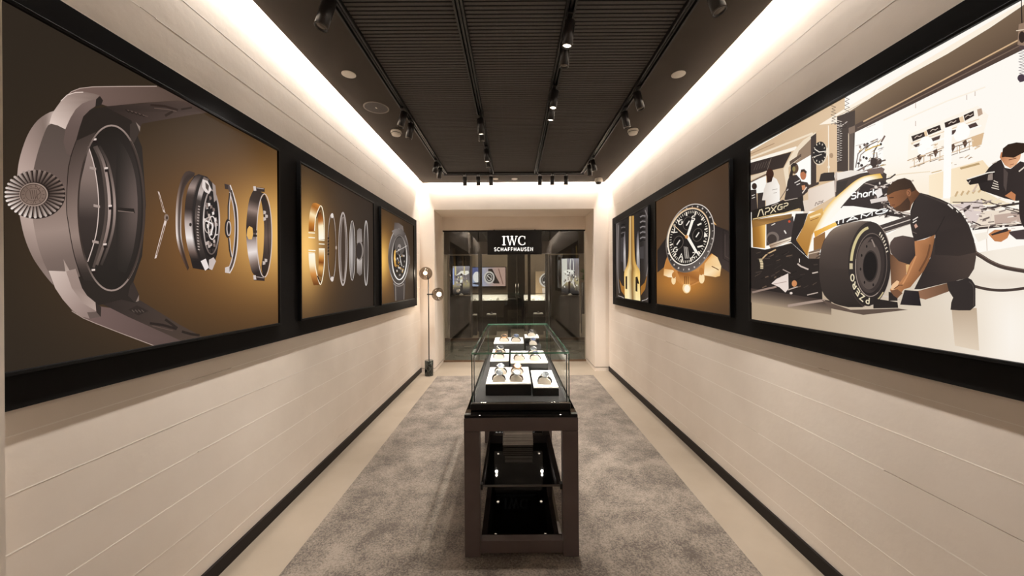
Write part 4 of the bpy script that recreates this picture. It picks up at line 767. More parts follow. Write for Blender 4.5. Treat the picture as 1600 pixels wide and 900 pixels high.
p.poly([(1430.6,377),(1446,374),(1463,366.5),(1459,388),(1456.7,398),(1454,406),(1445,423.5),(1432,439),(1424,449),(1414,452),(1408,460),(1402,463),(1394,456),(1392,452),(1398,446),(1408,441),(1413,434),(1418,428),(1423.5,412),(1432,399)], grad((1424,410),(1452,424),(190,130,86),(150,100,64),(124,82,54)))
p.stroke([(1433,400),(1428,412),(1420,430),(1412,444)], 2.2, (206,146,98), sm=True); p.stroke([(1455,382),(1450,402),(1438,424)], 3, (112,74,50), sm=True); p.poly([(1393,452),(1396,444),(1403,438),(1407,440),(1404,447),(1398,454)], (236,190,146)); p.stroke([(1398,452),(1406,446),(1412,446)], 1.4, (104,68,46), sm=True); p.poly([(1392,454),(1404,452),(1412,458),(1404,466),(1398,462)], (122,84,60))
p.poly([(1387,304),(1389,293),(1396,285),(1404,280.5),(1415,278),(1424.4,281.5),(1430,290),(1434,297),(1439,302),(1434,309),(1426,320),(1424,328),(1412,331),(1402,329.5),(1397,323),(1393,322),(1391,316),(1388.5,312)], grad((1390,310),(1432,300),(150,98,64),(120,78,52),(96,62,42)))
p.poly([(1387,304),(1389,293),(1396,285),(1404,280.5),(1415,278),(1424.4,281.5),(1430,290),(1432,297),(1426,300),(1424,294),(1417,296),(1408,297),(1398,300),(1389,305)], grad((1390,300),(1428,284),(74,54,40),(58,42,33)))
p.poly([(1399,325),(1408,320),(1416,312),(1420,308),(1424,316),(1423,328),(1412,331),(1402,329.5)], grad((1400,324),(1422,314),(92,64,46),(70,49,37))); p.ell(1421.5, 301.5, 3.4, 5.2, (158,104,72), -10); p.stroke([(1420,299),(1423,301),(1421,305)], .9, (96,62,44), sm=True); p.stroke([(1391,309),(1398,308.5)], 1.3, (70,46,34)); p.stroke([(1395,320.5),(1400,320)], .9, (90,52,42))
p.stroke([(1428,344),(1436,339)], 1.6, (236,226,216)); p.stroke([(1428,348),(1434,344.5)], 1.6, (236,226,216)); p.poly([(1430,352),(1433,349),(1436,354),(1432,357)], (206,160,140)); p.stroke([(1427,362),(1434,365)], 1, (110,96,90)); p.stroke([(1483,319),(1491,326)], 2.4, (240,230,220)); p.stroke([(1487,318),(1494,324)], 1.4, (226,214,204)); p.stroke([(1496,329),(1499,332)], 1.6, (230,220,208))
# ================================================================ SETTING
def wall_side(name, X, sgn):
    """board-marked plaster wall: backing slab, courses of boards, raised ridges in the joints. sgn=+1: room lies towards +x"""
    back = X - sgn*0.006
    wl = struct(MB().box(min(back, X - sgn*0.12), max(back, X - sgn*0.12), Y0, YE + 0.02, 0, 3.34), name, 'wall')
    random.seed(41 if sgn > 0 else 42)
    for k in range(20):
        z0 = -0.030 + 0.172*k; z1 = z0 + 0.172
        z0c, z1c = max(0.0, z0 + 0.0012), min(3.34, z1 - 0.0012)
        if z1c - z0c < 0.02: continue
        d = random.uniform(-0.0002, 0.0002)
        a, b = back, X + sgn*d
        MB().box(min(a, b), max(a, b), Y0, YE, z0c, z1c).build('formwork_board', 'wall', wl)
        if 0.05 < z0 < 3.2:
            y = Y0 + random.uniform(0, .3)
            while y < YE - .1:
                e = min(YE - .02, y + random.uniform(1.6, 4.5)); h = random.uniform(.0014, .0024); t = random.uniform(.0003, .0006)
                a, b = back, X + sgn*t
                MB().box(min(a, b), max(a, b), y, e, z0 - h, z0 + h).build('plaster_ridge', 'lit_ridge', wl)
                y = e + (random.uniform(.02, .5) if random.random() < .6 else .01)
    return wl
wall_side('wall_left', XL, 1); wall_side('wall_right', XR, -1)
struct(MB().box(XL - .12, XR + .12, Y0 - .12, Y0, 0, 3.34), 'wall_back', 'plaster')
struct(MB().box(-1.48, -1.40, 0.25, 0.985, 0, 3.3), 'wall_return', 'plaster')
OX0, OX1, OZ, GY = -1.252, 1.288, 2.58, 6.40
mb = MB().box(XL - .12, OX0, YE, GY + .1, 0, 3.34).box(OX1, XR + .12, YE, GY + .1, 0, 3.34).box(OX0, OX1, YE, GY + .1, OZ, 3.34)
we = struct(mb, 'wall_end', 'plaster')
struct(MB().box(OX0, OX1, GY - .03, GY + .06, 2.345, OZ), 'trim_1', 'plaster')
struct(MB().box(OX0, OX1, GY - .02, GY + .05, 2.325, 2.345), 'trim_2', 'frame')
mb = MB()
for a, b in ((XL, OX0), (OX1, XR)): mb.box(a + .003, b, YE - .002, YE + .01, .058, .062)
mb.box(OX0 - .01, OX0 + .002, YE, GY - .03, .058, .062).box(OX1 - .002, OX1 + .01, YE, GY - .03, .058, .062)
struct(mb, 'trim_3', 'base')
struct(MB().box(XL - .12, XR + .12, Y0 - .1, GY + .02, -.1, 0), 'floor', 'floor')
for nm, a, b in (('baseboard_left', XL - .002, XL + .014), ('baseboard_right', XR - .014, XR + .002)):
    struct(MB().box(a, b, .0 if nm[-1] == 't' and a > 0 else .985, YE, 0, .07), nm, 'base', bevel=.001)
rug = MB().box(-1.16, 1.20, Y0 + .3, 5.42, 0.0, .012).build('carpet', 'carpet', bevel=.004)
tag(rug, 'long mottled beige grey carpet running down the middle of the room', 'carpet')
# ceiling: dark soffit frame, upper white ceiling above the coves
SX0, SX1, SYE = -1.404, 1.437, 5.60; TX = [-.96, -.295, .335, 1.0]
mb = MB().box(SX0, TX[0] - .03, Y0, SYE, ZC, ZC + .05).box(TX[3] + .03, SX1, Y0, SYE, ZC, ZC + .05).box(TX[0] - .03, TX[3] + .03, 5.19, SYE, ZC, ZC + .05)
mb.box(TX[0] - .03, TX[3] + .03, Y0, 5.19, ZC + .09, ZC + .12)
struct(mb, 'ceiling', 'soffit')
struct(MB().box(XL - .12, XR + .12, Y0, GY, 3.34, 3.40), 'ceiling', 'plaster')
# coves: LED strips tucked above the soffit edge
for nm, x, sx in (('left', SX0 - .026, -1), ('right', SX1 + .026, 1)):
    o = MB().box(x - .012, x + .012, Y0 + .05, YE - .12, ZC + .085, ZC + .095).build('led_strip', 'ledstrip')
    tag(o, 'warm cove light strip hidden above the %s ceiling edge' % nm, 'light strip', 'cove light strips')
    a = area_light('cove_lamp', (0, 0, 0), YE - Y0 - .2, .02, COVE_POWER, (sx*.12, 0, -1)); a.location = (x, (Y0 + YE)/2, ZC + .08)
    a.rotation_euler = (0, math.radians(-sx*8), 0); a.data.size = .02; a.data.size_y = YE - Y0 - .2
o = MB().box(SX0 + .05, SX1 - .05, SYE + .03, SYE + .05, ZC + .085, ZC + .095).build('led_strip', 'ledstrip')
tag(o, 'warm cove light strip hidden above the far ceiling edge', 'light strip', 'cove light strips')
a = area_light('cove_lamp', ((SX0 + SX1)/2, SYE + .045, ZC + .08), SX1 - SX0 - .1, .02, COVE_POWER*.42, (0, .1, -1))
# slatted ceiling bays
slat_me = None
for bi, (x0, x1, nm) in enumerate(((TX[0] + .03, TX[1] - .03, 'left'), (TX[1] + .03, TX[2] - .03, 'middle'), (TX[2] + .03, TX[3] - .03, 'right'))):
    pn = thing('slatted_ceiling_panel', ((x0 + x1)/2, 3.2, ZC + .012), 'dark slatted acoustic ceiling bay, the %s one of three between the light tracks' % nm, 'ceiling panel', 'slatted ceiling bays')
    MB().box(x0, x1, Y0, 5.19, ZC + .015, ZC + .06).build('backing_board', 'slatback', pn)
    n0 = int((1.15 - .5)/.032)
    first = None; y = 5.175; k = 0
    while y > 1.35:
        if first is None:
            first = MB().box(x0, x1, y - .021, y, ZC + .012, ZC + .0148).build('slat', 'slat', pn); yy = y
        else:
            c = first.copy(); COL.objects.link(c); c.parent = pn; c.location = (0, y - yy, 0)
        y -= .032; k += 1
    mb = MB()
    while y > Y0 + .05: mb.box(x0, x1, y - .021, y, ZC + .012, ZC + .0148); y -= .032
    tag(mb.build('slat', 'slat', pn), kind='stuff')
# tracks
def track(x0, x1, y0, y1, label):
    t = thing('lighting_track', ((x0 + x1)/2, (y0 + y1)/2, ZC - .012), label, 'light track', 'black lighting tracks')
    if y1 - y0 > x1 - x0:
        for a, b in ((x0, x0 + .012), (x1 - .012, x1)): MB().box(a, b, y0, y1, ZC - .012, ZC + .04).build('side_rail', 'track', t, bevel=.001)
        MB().box((x0 + x1)/2 - .006, (x0 + x1)/2 + .006, y0, y1, ZC - .004, ZC + .03).build('conductor_bar', 'track', t)
        MB().box(x0 + .012, x1 - .012, y0, y1, ZC + .03, ZC + .036).build('channel', 'track', t)
    else:
        for a, b in ((y0, y0 + .012), (y1 - .012, y1)): MB().box(x0, x1, a, b, ZC - .012, ZC + .04).build('side_rail', 'track', t, bevel=.001)
        MB().box(x0, x1, y0 + .012, y1 - .012, ZC + .03, ZC + .036).build('channel', 'track', t)
for x, nm in zip(TX, ('left outer track beside the plain soffit', 'left inner track between slatted bays', 'right inner track between slatted bays', 'right outer track beside the plain soffit')):
    track(x - .028, x + .028, Y0, 5.10, 'black recessed lighting track, %s' % nm)
track(TX[0] - .03, TX[3] + .03, 5.10, 5.185, 'black lighting track across the far end of the ceiling')
# spotlights
def spotlight(x, y, tilt, label, lit=False, power=1.0, L=.14, R=.031, cone=62, z=None):
    """cylindrical head hanging from a track; tilt = (dx,dy) of the beam"""
    t = thing('track_spotlight', (x, y, ZC - .012), label, 'spotlight', 'black track spotlights')
    zt = ZC - .012; ax = Vector((tilt[0], tilt[1], -1)).normalized()
    MB().box(x - .016, x + .016, y - .05, y + .05, zt - .012, zt + .004).build('adapter', 'track', t, bevel=.002)
    piv = Vector((x, y, zt - .045))
    MB().tube((x, y, zt - .012), piv, .006, n=12).build('stem', 'housing', t)
    top = piv - ax*.02; bot = top + ax*L
    h = MB().lathe([(0, 0), (R - .003, 0), (R, .003), (R, L - .001), (R - .002, L), (R - .006, L - .001), (R - .008, L - .010)], top, ax, 24).build('housing', 'housing', t)
    MB().lathe([(R - .0075, L - .008), (R*.5, L - .005), (0, L - .004)], top, ax, 24).build('lens', 'led' if lit else 'lens_off', t)
    MB().lathe([(R + .0004, L - .006), (R + .0012, L - .003), (R + .0004, L)], top, ax, 24).build('rim', 'lens_off', t)
    d = bpy.data.lights.new('spot_lamp', 'SPOT'); d.energy = TRACK_POWER*power; d.color = WARM; d.spot_size = math.radians(cone); d.spot_blend = 0.95; d.shadow_soft_size = .025
    o = bpy.data.objects.new('spot_lamp', d); COL.objects.link(o); o.parent = t
    o.location = bot + ax*.012 - Vector((x, y, ZC - .012)); o.rotation_euler = ax.to_track_quat('-Z', 'Y').to_euler()
ordn = ('nearest', 'second nearest', 'third nearest', 'farthest')
for k, (y, tl, pw) in enumerate(((1.89, (-.25, -.12), 1.4), (3.17, (-.22, -.12), .62), (3.40, (-.22, .1), .55), (4.52, (-.22, 0), .6), (4.73, (-.08, .1), .5))):
    spotlight(TX[0], y, tl, 'black spotlight on the left outer track, %s' % ('nearest the camera', 'upper of the pair below the speaker', 'lower of the pair by the smoke detector', 'first of the pair by the far corner', 'second of the pair by the far corner')[k], power=pw, R=.034 if k == 0 else .031, L=.17 if k == 0 else .14, cone=64)
for k, (y, tl, pw) in enumerate(((1.80, (.25, -.12), 1.4), (2.86, (.22, -.05), .58), (3.19, (.22, .1), .55), (4.47, (.22, 0), .6), (4.66, (.08, .1), .5))):
    spotlight(TX[3], y, tl, 'black spotlight on the right outer track, %s' % ('nearest the camera', 'second from the camera, near the round downlight', 'third from the camera, beside the smoke detector', 'first of the pair by the far corner', 'second of the pair by the far corner')[k], power=pw, R=.034 if k == 0 else .031, L=.17 if k == 0 else .14, cone=64)
for k, (y, tl, lit) in enumerate(((3.31, (.06, .14), True), (3.47, (.0, .2), False), (4.08, (.05, .1), True), (4.29, (.1, .12), False))):
    spotlight(TX[1], y, tl, 'black cylinder spotlight on the left inner track, %s' % ('nearest of four', 'second of four', 'third of four with glowing lens', 'farthest of four')[k], lit, power=.55, cone=55)
for k, (y, tl, lit) in enumerate(((2.07, (-.12, .1), True), (2.26, (-.02, .18), False), (2.83, (-.1, -.02), True), (3.03, (-.08, .12), True))):
    spotlight(TX[2], y, tl, 'black cylinder spotlight on the right inner track, %s' % ('nearest of four with glowing lens', 'second of four with dark lens', 'third of four with glowing lens', 'farthest of four')[k], lit, power=.8, cone=48)
for k, px_ in enumerate((728, 749, 769, 846, 865.5, 887)):
    spotlight((px_ - 803)*5.12/FPX, 5.145, (0, .22), 'black cylinder spotlight on the far cross track, number %s from the left wall' % ('one', 'two', 'three', 'four', 'five', 'six')[k], power=.8, L=.125, cone=60)
# ceiling fittings
def on_soffit(px_, py_):
    a, b = px_ray(px_, py_); t = (ZC - CAM_H)/b; return a*t, t
def downlight(px_, py_, label, R=.05):
    x, y = on_soffit(px_, py_)
    t = thing('recessed_downlight', (x, y, ZC - .004), label, 'downlight', 'round recessed ceiling plates')
    MB().lathe([(R, .004), (R, .001), (R - .004, 0), (R - .007, .0005)], (x, y, ZC - .004), n=32).build('rim', 'plate', t)
    MB().lathe([(R - .007, .0006), (0, .0004)], (x, y, ZC - .004), n=32).build('cover_plate', 'plate', t)
downlight(545, 116, 'round cream ceiling plate flush in the left soffit'); downlight(1060, 116, 'round cream ceiling plate flush in the right soffit')
downlight(774, 279.5, 'small cream ceiling plate in the far soffit, left of the two', .045); downlight(804, 279.5, 'small cream ceiling plate in the far soffit, middle of the room', .045)
x, y = on_soffit(588, 168)
t = thing('ceiling_speaker', (x, y, ZC - .005), 'large round dark ceiling speaker with pale rim in the left soffit', 'speaker')
MB().lathe([(.108, .005), (.108, .001), (.103, 0), (.096, .002)], (x, y, ZC - .005), n=40).build('rim', mat('grey_rim', (120, 108, 98), .5, noise=4), t)
MB().lathe([(.0965, .002), (.05, .0015), (0, .001)], (x, y, ZC - .005), n=40).build('grille', mat('dark_grille', (62, 54, 49), .7, bump=.4, bscale=500, noise=4), t)
MB().box(x - .006, x + .006, y - .012, y + .012, ZC - .0055, ZC - .004).build('indicator', 'plate', t)
for px_, py_, nm in ((619, 209, 'left soffit beside the track spotlights'), (989, 207, 'right soffit near the track')):
    x, y = on_soffit(px_, py_ - 4)
    t = thing('smoke_detector', (x, y, ZC - .05), 'white round smoke detector on the %s' % nm, 'smoke detector', 'white smoke detectors')
    MB().lathe([(.052, .05), (.055, .035), (.05, .03)], (x, y, ZC - .05), n=28).build('base_ring', 'plate', t)
    MB().lathe([(.046, .034), (.047, .018), (.04, .006), (.02, 0), (0, 0)], (x, y, ZC - .05), n=28).build('cap', 'plate', t)
    MB().lathe([(.0475, .029), (.0475, .024)], (x, y, ZC - .05), n=28).build('vent_slot', 'cavity', t)
x, y = 1.30, 5.42
t = thing('dome_camera', (x, y, ZC - .09), 'small white dome security camera at the far right ceiling corner', 'security camera')
MB().lathe([(.055, .09), (.06, .06), (.058, .035), (.05, .03)], (x, y, ZC - .09), n=28).build('body', 'plate', t)
MB().lathe([(.045, .035), (.042, .015), (.028, .004), (0, 0)], (x, y, ZC - .09), n=28).build('dome', 'housing', t)

# ================================================================ WALL PICTURES
def board(x0, x1, y0, y1, label):
    o = MB().box(x0, x1, y0, y1, 1.084, 2.362).build('mounting_board', 'board', bevel=.002); tag(o, label, 'board', 'long black picture boards')
board(XL + .004, -1.45, .50, 5.395, 'long black board along the left wall carrying three backlit pictures')
board(1.49, XR - .004, .10, 5.37, 'long black board along the right wall carrying three backlit pictures')
def lightbox(pr, label):
    y0, y1, z0, z1 = pr.r; X = pr.X; s = pr.inw; w_ = .012
    base = -1.45 if s > 0 else 1.49
    t = thing('lightbox_picture', (X, (y0 + y1)/2, z0), label, 'picture', 'backlit wall pictures')
    lo, hi = min(base, X + s*.012), max(base, X + s*.012)
    for a, b, c, d in ((y0 - w_, y0, z0 - w_, z1 + w_), (y1, y1 + w_, z0 - w_, z1 + w_), (y0, y1, z0 - w_, z0), (y0, y1, z1, z1 + w_)):
        MB().box(lo, hi, a, b, c, d).build('frame_rail', 'frame', t, bevel=.0015)
    lo, hi = min(base, X - s*.0005), max(base, X - s*.0005)
    MB().box(lo, hi, y0, y1, z0, z1).build('light_panel', 'frame', t)
    pr.build('printed_sheet', t, M['print'])
lightbox(P1, 'large backlit picture of an exploded watch case, crown and movement on brown')
lightbox(P2, 'backlit picture of a gold ring and a row of grey watch rings')
lightbox(P3, 'backlit picture of one grey skeleton wristwatch with golden glow')
lightbox(P4, 'large backlit picture of a racing garage with a kneeling mechanic and big tyre')
lightbox(P5, 'backlit picture of a black dial chronograph with rose gold case')
lightbox(P6, 'backlit picture of a golden racing car nose seen from above')

# ================================================================ FLOOR LAMP
lx, ly = -1.30, 5.49
t = thing('floor_lamp', (lx, ly, 0), 'slim black floor lamp with two smoked globes and dark marble base by the doorway', 'floor lamp')
MB().tube((lx, ly, 0), (lx, ly, .235), .064, n=36).build('marble_base', 'marble', t, bevel=.003)
MB().tube((lx, ly, .235), (lx, ly, 1.50), .008, n=14).build('pole', 'pole', t)
gc = Vector((lx - .04, ly, 1.565)); R = .10
g = MB().lathe([(R*math.sin(a), -R*math.cos(a)) for a in [math.pi*k/16 for k in range(17)]], gc, n=32).build('globe', 'smoke', t)
MB().lathe([(.032*math.sin(a), -.032*math.cos(a)) for a in [math.pi*k/10 for k in range(11)]], gc + Vector((0, -.03, .005)), n=20).build('bulb', 'bulb', g)
MB().tube((lx, ly, 1.48), (lx - .012, ly, 1.53), .012, n=12).build('globe_holder', 'pole', t)
zc = 1.245
MB().tube((lx - .02, ly, zc), (lx + .07, ly, zc), .012, n=14).build('arm', 'pole', t)
dc = Vector((lx + .155, ly - .02, zc)); ax = Vector((1, -.35, 0)).normalized()
sh = MB().lathe([(R*math.sin(a), -R*math.cos(a)) for a in [math.pi*.62*k/12 for k in range(13)]], dc, ax, 32).build('dome_shade', 'smoke', t)
MB().lathe([(.036*math.sin(a), -.036*math.cos(a)) for a in [math.pi*k/10 for k in range(11)]], dc + ax*.012, n=20).build('bulb', 'bulb', sh)
for c, e in ((gc, 4.0), (dc, 4.0)):
    d = bpy.data.lights.new('globe_lamp', 'POINT'); d.energy = e; d.color = (1, .84, .66); d.shadow_soft_size = .03
    o = bpy.data.objects.new('globe_lamp', d); COL.objects.link(o); o.parent = t; o.location = c - Vector((lx, ly, 0)) + Vector((0, -.14, 0))

# ================================================================ SHOWCASE TABLE
tx0, tx1, ty0, ty1 = -.262, .332, 1.86, 3.25; TC = (tx0 + tx1)/2
t = thing('display_table', (TC, (ty0 + ty1)/2, 0), 'dark bronze metal display table with two black glass shelves under the glass case', 'table')
lw = .082
for x in (tx0, tx1 - lw):
    for y in (ty0, ty1 - lw): MB().box(x, x + lw, y, y + .06, .0125, .665).build('leg', 'table', t, bevel=.0025)
MB().box(tx0, tx1, ty0, ty0 + .06, .666, .735).build('front_apron', 'table', t, bevel=.0025)
MB().box(tx0, tx1, ty1 - .082, ty1 - .022, .666, .735).build('rear_apron', 'table', t, bevel=.0025)
for x in (tx0, tx1 - .05): MB().box(x, x + .05, ty0 + .061, ty1 - .083, .666, .735).build('side_apron', 'table', t, bevel=.0025)
MB().box(tx0 + .002, tx1 - .002, ty0 + .002, ty1 - .024, .736, .750).build('top_panel', 'bglass', t, bevel=.002)
for x in (tx0 + .004, tx1 - .034): MB().box(x, x + .03, ty0 + .004, ty0 + .03, .7502, .7525).build('corner_plate', mat('corner_plate', (70, 74, 68), .3, noise=4), t)
MB().box(tx0 + lw, tx1 - lw, ty0 + .004, ty0 + .05, .03, .095).build('front_rail', 'table', t, bevel=.002)
MB().box(tx0 + lw, tx1 - lw, ty1 - .07, ty1 - .024, .03, .095).build('rear_rail', 'table', t, bevel=.002)
for zz in (.086, .362):
    s_ = MB().box(tx0 + lw + .001, tx1 - lw - .001, ty0 + (.052 if zz < .2 else .03), ty1 - .09, zz, zz + .010).build('shelf', 'bglass', t, bevel=.001)
    if zz > .2:
        MB().box(tx0 + lw + .002, tx1 - lw - .002, ty0 + .028, ty0 + .0302, zz, zz + .010).build('shelf_edge', mat('shelf_edge', (92, 86, 82), .3, noise=5), s_)
        for x in (tx0 + lw - .004, tx1 - lw - .012):
            MB().box(x, x + .016, ty0 + .022, ty0 + .05, zz - .012, zz + .016).build('shelf_clip', 'black', s_, bevel=.001)
        for y in (1.98, 2.28, 2.62):
            for x in (-.17, .17): MB().lathe([(.009, 0), (.009, .0015), (.006, .003), (0, .0035)], (TC + x*.93, y, zz - .0036), n=14).build('spot_diode', 'led', s_)
for y in (2.02, 2.33, 2.68, 2.98):
    for x in (-.17, .17): MB().lathe([(.008, .003), (.008, .0015), (.006, 0), (0, 0)], (TC + x, y, .663 + .07), n=14).build('spot_diode', 'led', t)
for x in (-.17, .17):
    for y in (2.02, 2.68):
        d = bpy.data.lights.new('shelf_lamp', 'POINT'); d.energy = .3; d.color = (1, .93, .84); d.shadow_soft_size = .009
        o = bpy.data.objects.new('shelf_lamp', d); COL.objects.link(o); o.parent = t; o.location = Vector((TC + x, y, .722)) - Vector((TC, (ty0 + ty1)/2, 0))
# stacked books on the shelf
random.seed(2)
z = .3722
for k in range(7):
    h = (.016, .013, .012, .012, .013, .022, .026)[k]; w2 = .098 - (.006 if k > 4 else 0) + random.uniform(-.002, .002); yb = 2.34 + random.uniform(-.003, .003); xo = TC - .012 + (.004 if k > 4 else 0)
    b = thing('book', (xo, yb + .12, z), 'pale book in the stack on the black table shelf, %s from the bottom' % ('first', 'second', 'third', 'fourth', 'fifth', 'sixth', 'seventh and top')[k], 'book', 'books stacked under the showcase')
    MB().box(xo - w2, xo + w2, yb, yb + .24, z, z + .0018).build('cover', 'paper2', b); MB().box(xo - w2, xo + w2, yb, yb + .24, z + h - .0022, z + h - .0004).build('cover', 'paper2', b)
    MB().box(xo - w2 + .003, xo + w2 - .003, yb + .003, yb + .237, z + .0018, z + h - .0022).build('page_block', 'paper', b); z += h
# glass case
cx0, cx1, cy0, cy1, cz0, cz1 = TC - .262, TC + .262, 1.925, 3.20, .7532, 1.063
c = thing('glass_showcase', (TC, (cy0 + cy1)/2, cz0), 'clear glass watch showcase with green glass edges standing on the dark table', 'showcase')
MB().box(cx0 - .006, cx1 + .006, cy0 - .006, cy1 + .006, cz0, .788).build('plinth', 'black', c, bevel=.0015)
MB().box(cx0 + .012, cx1 - .012, cy0 + .012, cy1 - .012, .788, .7935).build('felt_floor', mat('dark_felt', (40, 37, 36), .9, bump=.3, bscale=300, noise=3), c)
MB().box(cx0 - .001, cx1 + .001, cy0 - .004, cy0 + .001, .7885, .7955).build('metal_strip', 'steel', c)
gt = .010
for nm, b_ in (('front_pane', (cx0, cx1, cy0, cy0 + gt, .789, cz1 - gt)), ('rear_pane', (cx0, cx1, cy1 - gt, cy1, .789, cz1 - gt)), ('left_pane', (cx0, cx0 + gt, cy0 + gt, cy1 - gt, .789, cz1 - gt)), ('right_pane', (cx1 - gt, cx1, cy0 + gt, cy1 - gt, .789, cz1 - gt)), ('top_pane', (cx0, cx1, cy0, cy1, cz1 - gt + .0003, cz1))):
    g = MB().box(*b_).build(nm, 'glass', c)
    x0, x1, y0, y1, z0, z1 = b_; e = .0006
    if nm == 'top_pane':
        for q in ((x0, x1, y0 - e, y0, z0, z1), (x0, x1, y1, y1 + e, z0, z1), (x0 - e, x0, y0, y1, z0, z1), (x1, x1 + e, y0, y1, z0, z1)): MB().box(*q).build('polished_edge', 'gedge', g)
    elif nm in ('front_pane', 'rear_pane'):
        for q in ((x0 - e, x0, y0, y1, z0, z1), (x1, x1 + e, y0, y1, z0, z1)): MB().box(*q).build('polished_edge', 'gedge', g)
for x in (cx0 + gt, cx1 - gt - .004): MB().box(x, x + .004, cy0 + gt, cy0 + gt + .012, .7936, cz1 - gt - .001).build('corner_post', 'black', c)
for x in (cx0 - .0012, cx1 - .0038):
    for y in (cy0 - .0012, cy1 - .0038): MB().box(x, x + .005, y, y + .005, .790, cz1 - gt - .0005).build('glass_seam', 'gseam', c)
# slim light bars inside the case, along the two upper long edges
for x in (cx0 + .012, cx1 - .024):
    MB().box(x, x + .012, cy0 + .02, cy1 - .02, cz1 - gt - .009, cz1 - gt - .001).build('light_bar', 'black', c)
    lm = MB().box(x + .002, x + .010, cy0 + .03, cy1 - .03, cz1 - gt - .0098, cz1 - gt - .009).build('light_bar_lens', 'ledstrip', c)
    a = area_light('case_lamp', (x + .006, (cy0 + cy1)/2, cz1 - gt - .011), .008, cy1 - cy0 - .08, 4.5, (0, 0, -1), (1, .93, .84)); a.rotation_euler = (0, math.radians(18 if x < TC else -18), 0)
# display blocks (px corners of the tray tops give x range; y, z chosen from the perspective)
def block(px0, px1, yf, yr, ztop, label, tray='white', body='black'):
    a = (px0 - PPX)*yf/FPX; b = (px1 - PPX)*yf/FPX
    t = thing('display_block', ((a + b)/2, (yf + yr)/2, .794), label, 'display block', 'display blocks inside the showcase')
    MB().box(a, b, yf, yr, .794, ztop - .006).build('body', body, t, bevel=.001)
    MB().box(a + .001, b - .001, yf + .001, yr - .001, ztop - .006, ztop).build('tray', tray, t, bevel=.001)
    return a, b
dcy = .0
BA = block(757.5, 829, 2.04, 2.43, .862, 'black display block with wide white tray holding four watches, nearest in the showcase')
BB = block(832.5, 872, 2.03, 2.42, .842, 'black display block with narrow white tray holding one watch, front right of the showcase')
BC = block(764.5, 794, 2.445, 2.86, .902, 'black display block with narrow white tray holding two watches, middle left of the showcase')
BD = block(796.5, 855.5, 2.445, 2.86, .888, 'black display block with wide white tray holding three watches, middle right of the showcase')
BE = block(770.5, 818, 2.875, 3.17, .946, 'black display block with white tray holding two watches at the showcase rear left')
BF = block(819.5, 841.5, 2.99, 3.17, .972, 'tall black display block with white tray holding one watch at the rear right')
BG = block(820.5, 845, 2.875, 2.985, .925, 'low all dark display block with one watch in the showcase rear', 'black')
def watch_proto(strap, case, dial):
    t = bpy.data.objects.new('display_watch', None); COL.objects.link(t); t.empty_display_size = .02; ORI[t.name] = Vector((0, 0, 0))
    prof = [(.031*math.cos(a), .005 + .026*math.sin(a)**.8) for a in [math.pi*k/14 for k in range(15)]]
    prof = [(u, v*(1 + .12*(-u)/.031)) for u, v in prof]
    cu = [(-.031, 0)] + [(u, v) for u, v in prof[::-1]] + [(.031, 0)]
    MB().prism(cu, lambda u, v, w_: (u, -.026 + w_, v), .050).build('cushion', 'cushion', t, bevel=.0015)
    out = [(u*1.16, v*1.16 + .0012) for u, v in prof]
    ring = out + prof[::-1]
    MB().prism(ring, lambda u, v, w_: (u, -.012 + w_, v), .022).build('strap', strap, t)
    axn = Vector((.12, -.55, 1)).normalized(); cc = Vector((.002, -.004, .037))
    cs = MB().lathe([(0, 0), (.019, 0), (.021, .002), (.021, .008), (.0185, .0105), (.017, .0095)], cc, axn, 24).build('case', case, t)
    MB().lathe([(.0172, .0096), (0, .0098)], cc, axn, 24).build('dial', dial, cs)
    u_ = axn.cross(Vector((0, 1, 0))).normalized(); MB().tube(cc + axn*.005 + u_*.020, cc + axn*.005 + u_*.0255, .0028, n=10).build('crown', case, cs)
    for a in (.3, 2.1): 
        d_ = Vector((math.cos(a), math.sin(a), 0)); d_ = (d_ - axn*d_.dot(axn)).normalized()
        MB().tube(cc + axn*.0105, cc + axn*.0105 + d_*(.012 if a < 1 else .009), .0007, n=6).build('hand', 'dialw' if dial != 'dialw' else 'dialb', cs)
    return t
protos = [watch_proto('strap', 'steel', 'dialb'), watch_proto('strapb', 'steel', 'dialw'), watch_proto('strap', 'steel', 'dialn'), watch_proto('strapb', 'gold', 'dialb')]
used = [False]*4
def watch(bx, u, y, z, kind, rz, label, s=1.12):
    if not used[kind]: o = protos[kind]; used[kind] = True
    else: o = copy_tree(protos[kind])
    o.location = (bx[0] + (bx[1] - bx[0])*u, y, z + .0002); o.rotation_euler = (0, 0, math.radians(rz)); o.scale = (s, s, s)
    tag(o, label, 'watch', 'watches in the showcase')
watch(BA, .28, 2.105, .862, 0, 4, 'wristwatch on cream cushion, front left of the four on the wide front tray')
watch(BA, .68, 2.105, .862, 1, -3, 'wristwatch on cream cushion, front right of the four on the wide front tray')
watch(BA, .30, 2.27, .862, 2, 3, 'wristwatch on cream cushion, rear left of the four on the wide front tray')
watch(BA, .70, 2.27, .862, 3, -2, 'wristwatch on cream cushion, rear right of the four on the wide front tray')
watch(BB, .50, 2.12, .842, 0, -8, 'lone wristwatch on the narrow white tray at the front right', 1.2)
watch(BC, .45, 2.52, .902, 3, 4, 'front one of two wristwatches on the narrow middle left tray')
watch(BC, .48, 2.70, .902, 0, 0, 'rear one of two wristwatches on the narrow middle left tray')
watch(BD, .24, 2.53, .888, 1, 3, 'wristwatch at the front left of the wide middle right tray')
watch(BD, .68, 2.53, .888, 2, -4, 'wristwatch at the front right of the wide middle right tray')
watch(BD, .66, 2.70, .888, 0, 2, 'wristwatch at the rear of the wide middle right tray')
watch(BE, .34, 2.95, .946, 3, 0, 'left one of two wristwatches on the rear left tray')
